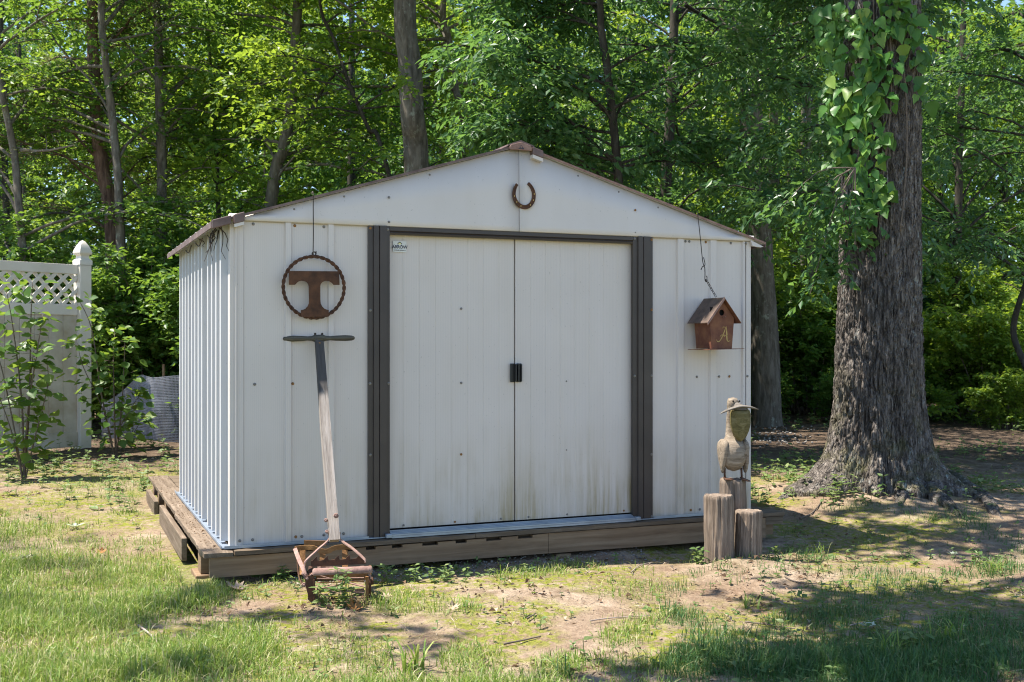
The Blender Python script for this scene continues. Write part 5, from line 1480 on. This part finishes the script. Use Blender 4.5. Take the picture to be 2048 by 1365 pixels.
# boughs run to groups of tips
left=list(range(len(tips)))
while left:
    s0=left[0]; grp=[t for t in left if np.linalg.norm(tips[t]-tips[s0])<1.5][:14]
    left=[t for t in left if t not in grp]
    c_=tips[grp].mean(0); st=np.array([OX+.05,OY,oz+4.0+r_.uniform(0,1.2)])
    md=st*.5+c_*.5+np.array([0,0,.55]); bp_=smooth_path([st,md,c_],12)
    g.tube(bp_-np.array([OX,OY,oz]),np.linspace(.075,.018,12),8,False)
    for t in grp:
        s2=smooth_path([bp_[8],(bp_[8]+tips[t])/2+np.array([0,0,.1]),tips[t]],6); g.tube(s2-np.array([OX,OY,oz]),np.linspace(.016,.004,6),5,False)
g.build('bough',MAT['bark_oak'],oak,True)
m=len(tips); rep=7
P0=np.repeat(tips,rep,0)+r_.normal(0,.09,(m*rep,3))*np.array([1,1,.6]); D=r_.normal(0,1,(m*rep,3))*np.array([1,1,.35])
cg=Geo(); twigs_to_leaves(cg,P0,D,.27,10,.115,.040,.2,r_)
cg.V=[v_-np.array([OX,OY,oz]) for v_ in cg.V]
cg.build('crown',MAT['leaf_mid'],oak)

# ivy: every leaf its own piece, on stems that climb the near side of the trunk
ivy=empty('climbing_ivy',(OX,OY,oz),0,'broad-leaved green ivy climbing the left side of the oak trunk','ivy')
def heart_leaf(seed):
    r=np.random.default_rng(seed); n=14
    j=r.uniform(.88,1.14,9); half=[(0,0),(.17*j[0],.0),(.33*j[1],.10),(.42*j[2],.26),(.36*j[3],.46),(.27*j[4],.60),(.17*j[5],.80),(0,1.06)]
    curl=r.uniform(.05,.34)
    rightp=half; leftp=[(-x*.96,y) for x,y in half[1:-1]][::-1]
    pts=rightp+leftp
    cen=[(0,.12),(0,.42),(0,.75)]
    V=[(x,y,.18*abs(x)-curl*y*y+.035*r.normal()) for x,y in pts]+[(x,y,-curl*y*y-.03) for x,y in cen]
    n=len(pts); c0=n
    F=[]
    for k in range(n):
        y=(pts[k][1]+pts[(k+1)%n][1])/2; c_=c0+(0 if y<.3 else 1 if y<.6 else 2)
        F.append((k,(k+1)%n,c_))
    F+=[(1,c0,c0),]*0
    # fans between centre points
    def idx(i): return i
    F+=[(3,c0+1,c0),(n-3,c0,c0+1),(5,c0+2,c0+1),(n-5,c0+1,c0+2)]
    me=np_mesh('leaf',np.array(V),[np.array(F)],True); me.materials.append(MAT['leaf_vine']); return me
hl=[heart_leaf(s_) for s_ in range(1,8)]
r_=np.random.default_rng(42)
REG=[(1745,30,90,45,64),(1690,70,40,45,20),(1845,80,40,45,14),(1858,175,30,28,6),(1735,140,65,50,50),(1730,230,52,50,46),(1725,310,48,45,36),(1745,390,42,28,18),(1725,440,45,38,22),(1685,190,22,60,14)]
stem=Geo()
for (cx_,cy_,rx_,ry_,n_) in REG:
    for k in range(n_):
        px=cx_+r_.uniform(-1,1)*rx_; py=cy_+r_.uniform(-1,1)*ry_
        d=OY-.33; w_=P(px,py,d); dx=w_[0]-OX-.012*w_[2]; 
        rr=.315+r_.uniform(0,.05)
        if abs(dx)<rr: w_[1]=OY-math.sqrt(rr*rr-dx*dx)*.97
        else: w_[1]=OY-.02-r_.uniform(0,.15)
        o=bpy.data.objects.new('leaf',hl[int(r_.integers(0,7))]); col.objects.link(o); o.parent=ivy
        o.location=w_-np.array([OX,OY,oz])
        s_=.055+.075*r_.uniform()**1.2
        out=np.array([dx*1.2/rr*.5-.25,-1,0.35])+r_.normal(0,.5,3)
        axis_=np.array([r_.normal(0,.6),-.15,-1.0])
        nn=out/np.linalg.norm(out); yy=axis_-nn*(axis_@nn); yy/=np.linalg.norm(yy); xx_=np.cross(yy,nn)
        Mx=Matrix(((xx_[0],yy[0],nn[0]),(xx_[1],yy[1],nn[1]),(xx_[2],yy[2],nn[2])))
        o.rotation_mode='QUATERNION'; o.rotation_quaternion=Mx.to_quaternion(); o.scale=(s_,)*3
g=Geo(); pp=[];aa=[];nn_=[];ss=[]
for (cx_,cy_,rx_,ry_,n_) in REG:
    for k in range(int(n_*1.1)):
        px=cx_+r_.normal(0,.5)*rx_; py=cy_+r_.uniform(-1,1)*ry_
        w_=P(px,py,OY-.33); dx=w_[0]-OX-.012*w_[2]; rr=.305+r_.uniform(0,.03)
        w_[1]=OY-math.sqrt(rr*rr-dx*dx)*.97 if abs(dx)<rr else OY-.02-r_.uniform(0,.1)
        pp.append(w_-np.array([OX,OY,oz])); aa.append((r_.normal(0,.6),-.2,-1)); nn_.append((dx*1.5-.2+r_.normal(0,.45),-1,.35+r_.normal(0,.4))); ss.append(r_.uniform(.05,.10))
V,F=leaf_arrays(np.array(pp),np.array(aa),np.array(nn_),np.array(ss),np.array(ss)*.38,True); g.add(V,F)
tag(g.build('inner_foliage',MAT['leaf_ivy_in'],ivy),kind='stuff')
for k in range(3):
    pts=[]
    x0=-.20+.11*k
    for z in np.linspace(1.9,5.0,12):
        dx=np.clip(x0+.05*math.sin(z*2.3+k)+.01*k,-.27,.28); rr=.300
        pts.append((dx+.012*z,-math.sqrt(max(.0,rr*rr-dx*dx))*.98,z-oz))
    stem.tube(smooth_path(pts,40),.0055,6)
stem.build('stem',MAT['twig'],ivy,True)

# a hanging spray of small leaves left of the oak trunk
r_=np.random.default_rng(410)
s0=np.array([2.44,7.88,2.35]); spray=empty('leafy_spray',s0,0,'blue-green leafy spray hanging by the left edge of the oak trunk','branch')
lims=[]
for k,(px,py) in enumerate(((1560,420),(1600,470),(1640,520),(1690,560),(1650,440),(1620,590),(1710,520))):
    t=P(px,py,7.85+.1*math.sin(k*2)); lims.append(smooth_path([s0,(s0+t)/2+np.array([0,0,.12]),t],7)-s0)
g=Geo()
for lp in lims: g.tube(lp,np.linspace(.006,.002,7),5,False)
g.build('stem',MAT['twig'],spray,True)
cg=make_crown(lims,.080,.020,11,.30,11,.45,.3,.9,r_); cg.build('foliage',MAT['leaf_dark'],spray)

# tree out of the picture to the left whose crown dapples the lawn
r_=np.random.default_rng(600)
LX,LY=-7.6,5.6
yt=empty('yard_tree',(LX,LY,0),0,'tall leafy tree just outside the left edge of the picture','tree')
V,F=bark_tube(np.array([(0,0,-.2),(0,0,2),(.1,0,5),(.15,.1,8.5)]),np.array([.24,.18,.14,.06]),24,50,9,.015,.06,7)
Geo().add(V,F).build('trunk',MAT['bark_grey'],yt,True)
tips=[]
def shade2(px,py,h,n,sx,sy):
    x,y=gp(px,py)
    for k in range(n): tips.append((x-SUN_H*h+r_.normal(0,sx),y+r_.normal(0,sy),h+r_.normal(0,.25)))
for (px,py,h) in ((420,1205,6.0),(520,1232,6.0),(600,1222,5.8),(380,1168,6.2),(560,1356,5.6),(30,935,6.4),(90,930,6.3),(160,925,6.4),(240,922,6.4),(300,928,6.4),(700,1268,5.8)):
    shade2(px,py,h,1,.04,.03)
for k in range(30): tips.append((LX+r_.normal(-.3,.6),LY+r_.normal(0,1.0),r_.uniform(5.5,9.5)))
tips=np.array(tips); g=Geo()
for t in tips:
    st=np.array([LX+.1,LY,r_.uniform(3.4,5.6)]); g.tube(smooth_path([st,(st+t)/2+np.array([0,0,.35]),t],9)-np.array([LX,LY,0]),np.linspace(.035,.005,9),6,False)
g.build('bough',MAT['bark_grey'],yt,True)
m=len(tips); P0=np.repeat(tips,5,0)+r_.normal(0,.09,(m*5,3))*np.array([1,1,.6]); D=r_.normal(0,1,(m*5,3))*np.array([1,1,.35])
cg=Geo(); twigs_to_leaves(cg,P0,D,.27,8,.11,.038,.2,r_); cg.V=[v_-np.array([LX,LY,0]) for v_ in cg.V]
cg.build('crown',MAT['leaf_mid'],yt)

# ------------------------------------------------------------------ saplings: each leaf its own piece
def flat_leaf(seed,mat,ratio=.36):
    r=np.random.default_rng(seed)
    half=[(0,0),(.55,.16),(1.0,.38),(.82,.62),(.42,.84),(0,1.0)]
    pts=[(x*ratio,y) for x,y in half]+[(-x*ratio,y) for x,y in half[1:-1][::-1]]
    n=len(pts)
    V=[(x,y,.25*abs(x)-.14*y*y+.015*r.normal()) for x,y in pts]+[(0,.3,-.03),(0,.65,-.09)]
    F=[]
    for k in range(n):
        y=(pts[k][1]+pts[(k+1)%n][1])/2
        F.append((k,(k+1)%n,n if y<.5 else n+1))
    F+=[(2,n+1,n),(n-2,n,n+1)]
    me=np_mesh('leaf',np.array(V),[np.array(F)],True); me.materials.append(MAT[mat]); return me
SL=[flat_leaf(s_,'leaf_sap',.40) for s_ in (1,2,3)]
def place_leaf(me,parent,loc,axis_,normal,s_):
    o=bpy.data.objects.new('leaf',me); col.objects.link(o); o.parent=parent
    nn=np.array(normal,float); nn/=np.linalg.norm(nn); yy=np.array(axis_,float); yy=yy-nn*(yy@nn); yy/=max(1e-6,np.linalg.norm(yy)); xx_=np.cross(yy,nn)
    o.location=loc; o.rotation_mode='QUATERNION'
    o.rotation_quaternion=Matrix(((xx_[0],yy[0],nn[0]),(xx_[1],yy[1],nn[1]),(xx_[2],yy[2],nn[2]))).to_quaternion(); o.scale=(s_,)*3
    return o
def sapling(label,px,py,stems,nleaf,size,seed,d=None):
    x,y=gp(px,py); 
    if d: x,y=(px-CX)/FPX*d,d
    zg=float(gz(np.array(x),np.array(y))); r=np.random.default_rng(seed)
    root=empty('sapling',(x,y,zg),0,label,'sapling')
    g=Geo(); paths=[]
    for (dx,dz,rad) in stems:
        pth=smooth_path([(0,0,-.05),(dx*.35+r.normal(0,.02),r.normal(0,.03),dz*.4),(dx*.8,r.normal(0,.05),dz*.8),(dx,r.normal(0,.08),dz)],16)
        paths.append(pth); g.tube(pth,np.linspace(rad,.002,16),6)
    per=nleaf//len(paths)
    for pth in paths:
        for k in range(per):
            t=.16+.84*(k+r.uniform(0,1))/per
            ps,dd=interp_path(pth,np.array([t])); az=r.uniform(0,6.28); ln=r.uniform(.03,.19)*(1.15-t*.6)
            tip=ps[0]+np.array([math.cos(az)*ln,math.sin(az)*ln,r.uniform(-.02,.05)])
            if ln>.09 and k%3==0: g.tube(np.array([ps[0],tip]),.0016,4,False)
            s_=size*r.uniform(.65,1.25)
            place_leaf(SL[k%3],root,tip,(math.cos(az),math.sin(az),-.55+r.normal(0,.3)),(r.normal(0,.45),r.normal(0,.45)-.2,1.0),s_)
    g.build('stem',MAT['twig'],root,True)
    return root
sapling('many-stemmed green sapling in front of the white vinyl fence',48,958,[(-.28,1.25,.008),(-.12,1.55,.009),(.05,1.62,.010),(.16,1.35,.009),(.05,1.05,.008),(.22,.95,.007),(-.2,.8,.007)],294,.098,701)
sapling('thin sapling between fence post and mesh barrier',232,918,[(-.32,1.55,.010),(-.06,1.25,.009),(.10,1.15,.009),(-.38,1.1,.007),(.2,.62,.006)],285,.088,702)
sapling('short bright-leaved seedling in front of the mesh barrier',262,902,[(.03,.42,.006),(.08,.30,.005)],44,.11,703)

# ------------------------------------------------------------------ grass
def in_shed_uv(x,y):
    rx,ry=x-SO[0],y-SO[1]; c_,s_=math.cos(TH),math.sin(TH); return rx*c_+ry*s_,-rx*s_+ry*c_
def blades(n,xr,yr,hmin,hmax,wid,seed,accept,lean=.5,seg=3):
    r=np.random.default_rng(seed)
    x=r.uniform(*xr,n); y=1/r.uniform(1/yr[1],1/yr[0],n)
    k=accept(x,y,r); x,y=x[k],y[k]
    u,v_=in_shed_uv(x,y); ok=~((u>-.26)&(u<3.2)&(v_>-.07)&(v_<3.25)); x,y=x[ok],y[ok]; m=len(x)
    z=gz(x,y); h=r.uniform(hmin,hmax,m)*(.6+.8*np.clip(lawn_amount(x,y),0,1))
    az=r.uniform(0,6.28,m); ln=np.abs(r.normal(0,lean,m)); d=np.column_stack([np.cos(az),np.sin(az),0*az]); s_=np.column_stack([-np.sin(az+r.normal(0,.6,m)),np.cos(az),0*az])
    b=np.column_stack([x,y,z-.004]); up=np.array([0,0,1.0]); w_=wid*r.uniform(.6,1.3,m)
    V=[]
    for t in (0,.4,.75):
        c_=b+up*(h*t*(1-.25*ln*t))[:,None]+d*(h*ln*t*t)[:,None]; ww=(w_*(1-.55*t))[:,None]
        V+=[c_-s_*ww,c_+s_*ww]
    c_=b+up*(h*(1-.35*ln))[:,None]+d*(h*ln*1.0)[:,None]; V.append(c_)
    V=np.stack(V,1).reshape(-1,3); B=np.arange(m)[:,None]*7
    Q_=np.concatenate([B+np.array([[0,1,3,2]]),B+np.array([[2,3,5,4]])]); T=B+np.array([[4,5,6]])
    g=Geo(); g.add(V,Q_); g.F.setdefault(3,[]).append(T); return g,m
def acc_l(x,y,r):
    px,_=unproj(x,y); return (r.uniform(0,1,len(x))<lawn_amount(x,y)**.9)&(px<1330)
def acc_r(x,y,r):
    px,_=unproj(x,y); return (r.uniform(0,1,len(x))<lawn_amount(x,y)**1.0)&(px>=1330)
g,m=blades(560000,(-5.2,2.0),(2.9,10.5),.018,.070,.0019,801,acc_l,.75)
tag(g.build('lawn_grass',MAT['grass']),'short patchy sunlit lawn grass with straw blades','grass',kind='stuff')
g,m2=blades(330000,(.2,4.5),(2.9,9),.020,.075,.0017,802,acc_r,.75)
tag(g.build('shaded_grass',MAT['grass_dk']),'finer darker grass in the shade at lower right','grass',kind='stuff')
# coarse tufts: things of their own
TUFT=[(820,1330,.16,30,'bright coarse grass tuft at the bottom centre of the picture'),(1130,1345,.10,24,'small dark spiky grass tuft at bottom right of centre'),(1640,1090,.10,18,'pale grass tuft on the sunlit dirt between logs and oak'),(1780,1300,.13,26,'spiky grass tuft at the edge of the shaded lawn'),(1985,1130,.13,26,'pale dry grass tuft at right edge on sunlit dirt'),(1500,1200,.10,16,'broad-bladed tuft on dirt below the log posts'),(1890,1270,.12,20,'sunlit coarse grass tuft in the shaded lawn at right'),(1010,1150,.10,30,'wispy grass tuft at the shade line below the doors'),(930,1205,.09,26,'rounded fine grass tuft in front of the platform'),(400,1065,.10,26,'tall grass tuft against the left platform corner'),(385,1040,.09,20,'dry grass tuft under the loose side board')]
for i,(px,py,h,n,lab) in enumerate(TUFT):
    x,y=gp(px,py); zg=float(gz(np.array(x),np.array(y))); r=np.random.default_rng(900+i); g=Geo()
    for k in range(n):
        az=r.uniform(0,6.28); ln=r.uniform(.2,1.0); hh=h*r.uniform(.5,1.1); b=np.array([r.normal(0,.022),r.normal(0,.022),-.01])
        d=np.array([math.cos(az),math.sin(az),0]); s_=np.array([-d[1],d[0],0])*r.uniform(.0016,.0036)*(1.5 if i in (0,3,5,6) else .8)
        V=[]
        for t in (0,.3,.6,.85): c_=b+np.array([0,0,hh*t*(1-.35*ln*t)])+d*hh*ln*t*t*.9; V+=[c_-s_*(1-.5*t),c_+s_*(1-.5*t)]
        V.append(b+np.array([0,0,hh*(1-.45*ln)])+d*hh*ln)
        g.add(np.array(V),[(0,1,3,2),(2,3,5,4),(4,5,7,6)]); g.F.setdefault(3,[]).append(np.array([(6,7,8)])+g.n-9)
    o=g.build('grass_tuft',MAT['grass'] if i not in (1,) else MAT['grass_dk']); o.location=(x,y,zg); tag(o,lab,'grass tuft')

# ------------------------------------------------------------------ broad-leaved weeds
def weed_geo(g,base,h,n,L,r,pairs=True):
    top=base+np.array([r.normal(0,.15)*h,r.normal(0,.15)*h,h])
    pth=smooth_path([base,(base+top)/2+r.normal(0,.01,3),top],6); g.tube(pth,.0013,4,False)
    t=np.linspace(.25,1,n); p,_=interp_path(pth,t); p=np.repeat(p,2,0); az=np.repeat(np.arange(n)*1.57+r.uniform(0,6),2)+np.tile([0,np.pi],n)
    ax=np.column_stack([np.cos(az),np.sin(az),r.normal(.15,.25,2*n)]); nn=np.column_stack([r.normal(0,.3,2*n),r.normal(0,.3,2*n)-.1,np.ones(2*n)])
    sc=L*np.repeat(1.1-.45*np.abs(t-.55),2)*r.uniform(.8,1.2,2*n)
    V,F=leaf_arrays(p,ax,nn,sc,sc*.30,True); g.add(V,F)
WEED=[(520,1140,.13,4,.045,'leafy weed growing against the fascia left of the mower'),(583,1085,.14,4,.05,'single tall weed touching the left edge of the mower'),(480,1140,.07,3,.04,'low weed beside the dry leaf at the platform corner'),(570,1145,.10,4,.04,'weed cluster between platform corner and mower'),
      (775,1158,.10,4,.04,'three-leaved weed right of the mower foot'),(820,1150,.09,4,.035,'weed in the gravel below the door threshold'),(870,1155,.08,4,.03,'round-leaved seedling in front of the gravel'),(905,1160,.08,4,.032,'reddish-tinged seedling right of the round-leaved one'),
      (1392,1118,.10,6,.035,'pale leafy weed at the left foot of the tallest log'),(1548,1105,.07,4,.03,'small pale weed right of the shorter log'),(1080,1250,.09,3,.04,'lone upright seedling on bare dirt in the middle foreground'),(1170,1310,.10,3,.045,'lone seedling in the dark patch of the right foreground'),
      (1630,1215,.12,6,.03,'upright leafy weed at the edge of the big shade patch'),(1820,1290,.11,4,.04,'pale three-leaf weed lit in the shade at right'),(1960,1110,.09,4,.035,'pale seedling on the sunlit dirt near the right edge'),(1760,985,.16,5,.045,'weed growing between the oak roots'),(1690,950,.12,5,.045,'weed in the left hollow of the oak roots'),(1845,965,.13,5,.045,'bright weed in the right hollow of the oak roots')]
for i,(px,py,h,n,L,lab) in enumerate(WEED):
    x,y=gp(px,py); r=np.random.default_rng(950+i); g=Geo()
    for k in range(3 if n>3 else 1): weed_geo(g,np.array([r.normal(0,.025) if k else 0,r.normal(0,.02) if k else 0,-.01]),h*r.uniform(.6,1.1),n,L,r)
    o=g.build('weed',MAT['weed']); o.location=(x,y,float(gz(np.array(x),np.array(y)))); tag(o,lab,'weed')
# creeper that grows up through the mower
r=np.random.default_rng(77); g=Geo()
for k in range(11):
    px=r.uniform(640,718); b=P(px,1190,MD-.10+r.uniform(-.03,.02)); b[2]=float(gz(np.array(b[0]),np.array(b[1])))-.01
    weed_geo(g,b,r.uniform(.07,.15) if px<665 or px>705 else r.uniform(.11,.19),4,.042,r)
tag(g.build('creeper',MAT['weed']),'pale green creeper growing up through the mower blades','weed')
# general small weeds and seedlings over the yard
g=Geo(); r=np.random.default_rng(990); n=0
for k in range(5200):
    y=1/r.uniform(1/11,1/3.4); x=r.uniform(-.5,.5)*y
    px,py=unproj(np.array(x),np.array(y)); u,v_=in_shed_uv(x,y)
    if -.3<u<3.25 and -.07<v_<3.3: continue
    dens=.10
    if px>1500: dens=.65
    if px>1480 and py<1010: dens=.9
    if px>1380 and py>1130: dens=.5
    if px<420 and py<1080: dens=.55
    if -.45<v_<-.07 and -.2<u<1.6: dens=.95
    if r.uniform()>dens*(.5+.9*max(0,float(vnoise(np.array([x*2.2,y*2.2,3.]),4)))): continue
    weed_geo(g,np.array([x,y,float(gz(np.array(x),np.array(y)))-.005]),r.uniform(.015,.06),2 if r.uniform()<.6 else 3,r.uniform(.014,.034),r); n+=1
for k in range(3600):
    y=r.uniform(7.5,16.5); x=r.uniform(.10,.50)*y if k%4 else r.uniform(-.46,-.28)*y
    u,v_=in_shed_uv(x,y)
    if -.3<u<3.25 and -.07<v_<3.3: continue
    if r.uniform()>(.38 if y>9.3 else .2)+1.0*float(vnoise(np.array([x*1.3,y*1.3,7.]),14)): continue
    weed_geo(g,np.array([x,y,float(gz(np.array(x),np.array(y)))-.005]),r.uniform(.04,.14),3,r.uniform(.03,.065),r)
tag(g.build('ground_weeds',MAT['weed']),'scattered tiny broad-leaved seedlings over the yard','weeds',kind='stuff')

# ------------------------------------------------------------------ leaf litter, gravel, twigs
r=np.random.default_rng(1001); n=26000
y=1/r.uniform(1/15,1/3.2,n); x=r.uniform(-.52,.52,n)*y
u,v_=in_shed_uv(x,y); px,py=unproj(x,y)
dens=.22+.5*((v_<0)&(v_>-.8)&(u>-.3)&(u<3.4))+.5*(y>8)+.2*(px>1400)-.25*lawn_amount(x,y)
k=(r.uniform(0,1,n)<dens*(.15+2.2*np.maximum(0,vnoise(np.column_stack([x*2.6,y*2.6,0*x]),9))))&~((u>-.24)&(u<3.2)&(v_>-.07)&(v_<3.2)); x,y=x[k],y[k]; m=len(x)
p=np.column_stack([x,y,gz(x,y)+.004+.008*r.uniform(0,1,m)]); az=r.uniform(0,6.28,m)
sc=.006+.030*r.uniform(0,1,m)**2.2
V,F=leaf_arrays(p,np.column_stack([np.cos(az),np.sin(az),r.normal(.1,.35,m)]),np.column_stack([r.normal(0,.5,m),r.normal(0,.5,m),np.ones(m)]),sc,sc*r.uniform(.12,.42,m),False,.5)
tag(Geo().add(V,F).build('leaf_litter',MAT['litter']),'brown crumbs of dead leaves strewn over the dirt','leaf litter',kind='stuff')
# crumbs on the exposed deck plank
g=Geo()
for k in range(230):
    a_,b_=r.uniform(-.18,-.11),r.uniform(-.06,3.1); c_=shed_w(a_,b_,.004)
    az=r.uniform(0,6.28); s_=r.uniform(.003,.012)*(2 if k%25==0 else 1)
    V,F=leaf_arrays(c_[None],np.array([[math.cos(az),math.sin(az),r.normal(.15,.3)]]),np.array([[r.normal(0,.4),r.normal(0,.4),1]]),np.array([s_]),np.array([s_*.4]),False,.5); g.add(V,F)
tag(g.build('deck_litter',MAT['litter']),'leaf crumbs lying on the exposed platform plank','leaf litter',kind='stuff')
# gravel
def pebble(g,c_,s_,r):
    V=np.array([(1,0,0),(-1,0,0),(0,1,0),(0,-1,0),(0,0,1),(0,0,-1),(.7,.7,.2),(-.7,.7,.1),(-.7,-.7,.2),(.7,-.7,.1)],float)[:6]
    V=V*r.uniform(.6,1.1,(6,1))*s_*np.array([1,.85,.6]); th=r.uniform(0,6.28); c2,s2=math.cos(th),math.sin(th)
    V=V@np.array([[c2,-s2,0],[s2,c2,0],[0,0,1]]).T+c_
    g.add(V,[(0,2,4),(2,1,4),(1,3,4),(3,0,4),(2,0,5),(1,2,5),(3,1,5),(0,3,5)])
g=Geo()
for k in range(520):
    u,v_=r.uniform(.2,2.2),r.normal(-.09,.10)
    if v_<-.32: continue
    c_=shed_w(u,v_,0); c_[2]=float(gz(np.array(c_[0]),np.array(c_[1])))+.004; pebble(g,c_,r.uniform(.008,.020),r)
for k in range(170):
    a_,b_=gp(1560+r.normal(0,35),876+r.normal(0,12)); pebble(g,np.array([a_,b_,float(gz(np.array(a_),np.array(b_)))+.01]),r.uniform(.015,.045),r)
me=g.mesh('gravel',True); o=link('gravel',me,MAT['stone']); m_=o.modifiers.new('s','SUBSURF'); m_.levels=1; m_.render_levels=1
tag(o,'loose grey pebbles under the platform edge and by the wood','gravel',kind='stuff')
g=Geo(); N=9000
y=1/r.uniform(1/8.5,1/3.2,N); x=r.uniform(-.5,.5,N)*y; la=lawn_amount(x,y); u,v_=in_shed_uv(x,y)
k=(r.uniform(0,1,N)<(1-la)*(.25+.9*np.maximum(0,vnoise(np.column_stack([x*3,y*3,0*x]),19)+.15)))&~((u>-.22)&(u<3.15)&(v_>-.07)&(v_<3.2))
for a_,b_ in zip(x[k],y[k]): pebble(g,np.array([a_,b_,float(gz(np.array(a_),np.array(b_)))+.002]),.0015+.009*r.uniform()**3,r)
tag(g.build('soil_crumbs',MAT['crumb'],None,True),'small clods and crumbs of dry soil over the yard','soil',kind='stuff')
N=16000
y=1/r.uniform(1/8.5,1/3.2,N); x=r.uniform(-.5,.5,N)*y; la=lawn_amount(x,y); u,v_=in_shed_uv(x,y)
k=(r.uniform(0,1,N)<.25+.7*np.clip(vnoise(np.column_stack([x*2,y*2,0*x]),29),-.3,1))&~((u>-.22)&(u<3.15)&(v_>-.07)&(v_<3.2)); x,y=x[k],y[k]; m=len(x)
az=r.uniform(0,6.28,m); p=np.column_stack([x,y,gz(x,y)+.004+.010*r.uniform(0,1,m)]); sc=r.uniform(.02,.075,m)
V,F=leaf_arrays(p,np.column_stack([np.cos(az),np.sin(az),r.normal(.03,.14,m)]),np.column_stack([r.normal(0,.3,m),r.normal(0,.3,m),np.ones(m)]),sc,.0011,False,.3)
tag(Geo().add(V,F).build('dry_straw',MAT['straw']),'thin dry grass stalks lying over the dirt','straw',kind='stuff')
# single fallen leaves
def lobed_leaf(name,mat,px,py,s_,rz,label,curl=.25,tilt=(0,0)):
    pts=[(0,0),(.10,.10),(.42,.08),(.30,.26),(.55,.40),(.30,.46),(.42,.70),(.18,.68),(.0,1.0),(-.18,.70),(-.44,.66),(-.30,.45),(-.55,.36),(-.30,.25),(-.40,.06),(-.10,.09)]
    V=[(x*s_,(y-.5)*s_,curl*s_*(x*x*1.2+(y-.5)**2*.6)) for x,y in pts]+[(0,(y-.5)*s_,-.005) for y in (.2,.5,.75)]
    n=len(pts); F=[]
    for k in range(n):
        y=(pts[k][1]+pts[(k+1)%n][1])/2; F.append((k,(k+1)%n,n+(0 if y<.32 else 1 if y<.6 else 2)))
    F+=[(5,n+1,n),(n-5,n,n+1),(7,n+2,n+1),(n-7,n+1,n+2)]
    x,y=gp(px,py); o=link(name,np_mesh(name,np.array(V),[np.array(F)],True),MAT[mat]); o.location=(x,y,float(gz(np.array(x),np.array(y)))+.022); o.rotation_euler=(R(tilt[0]),R(tilt[1]),R(rz)); tag(o,label,'leaf')
lobed_leaf('fallen_leaf','leaf_tan',468,1164,.105,70,'dry tan leaf with holes at the foot of the platform corner',.5,(18,0))
lobed_leaf('fallen_leaf','leaf_pale',52,1108,.15,-70,'large pale green fallen leaf lying in the left lawn',.3,(10,-12))
lobed_leaf('fallen_leaf','leaf_pale',150,1048,.12,20,'whitish fallen leaf on bare ground left of the platform',.35)
lobed_leaf('fallen_leaf','leaf_brown',706,1206,.075,35,'orange-brown curled leaf right of the mower',.8,(35,0))
lobed_leaf('fallen_leaf','leaf_tan',770,1192,.07,120,'crumpled brown leaf beside the mower foot',.6)
lobed_leaf('fallen_leaf','leaf_tan',905,1212,.06,10,'curled brown leaf on the grass in front of the doors',.8,(30,0))
lobed_leaf('fallen_leaf','leaf_brown',203,1095,.06,10,'small red-brown leaf in the left lawn',.7,(25,0))
lobed_leaf('fallen_leaf','leaf_pale',1735,1245,.07,80,'pale dead leaf in the shaded patch at right',.4)
lobed_leaf('fallen_leaf','leaf_pale',1905,1095,.06,80,'small pale leaf near the oak roots',.4)
# twigs
def twig(pts,rad,label,mat='twig'):
    w_=[]
    for (px,py) in pts:
        x,y=gp(px,py); w_.append((x,y,float(gz(np.array(x),np.array(y)))+.010))
    o=Geo().tube(smooth_path(w_,12),np.linspace(rad,rad*.5,12),6).build('fallen_twig',MAT[mat],None,True); tag(o,label,'twig')
twig([(275,1235),(300,1255),(318,1280),(325,1305)],.005,'curved grey twig in the left foreground lawn','twig_pale')
twig([(1008,1281),(1045,1274),(1082,1267)],.0045,'straight thin twig on bare dirt in the middle foreground')
twig([(1055,1232),(1072,1222)],.005,'short dark twig on bare dirt below the doors')
twig([(1490,1235),(1540,1240),(1590,1246)],.004,'thin dark twig lying on dirt below the logs')
twig([(1180,1238),(1220,1232),(1300,1225)],.003,'long thin pale stalk across the dirt at right of centre','twig_pale')
twig([(1262,1142),(1280,1125),(1305,1114)],.003,'pale bent straw at the shade edge left of the logs','twig_pale')
twig([(1600,1028),(1625,1022),(1645,1008)],.006,'thin grey twig lying by the left oak root')
twig([(1570,1150),(1600,1160),(1680,1165)],.004,'thin fallen stick across the dirt right of the logs')
twig([(1700,1240),(1740,1232),(1790,1222)],.003,'pale stalk in the shade patch at right','twig_pale')
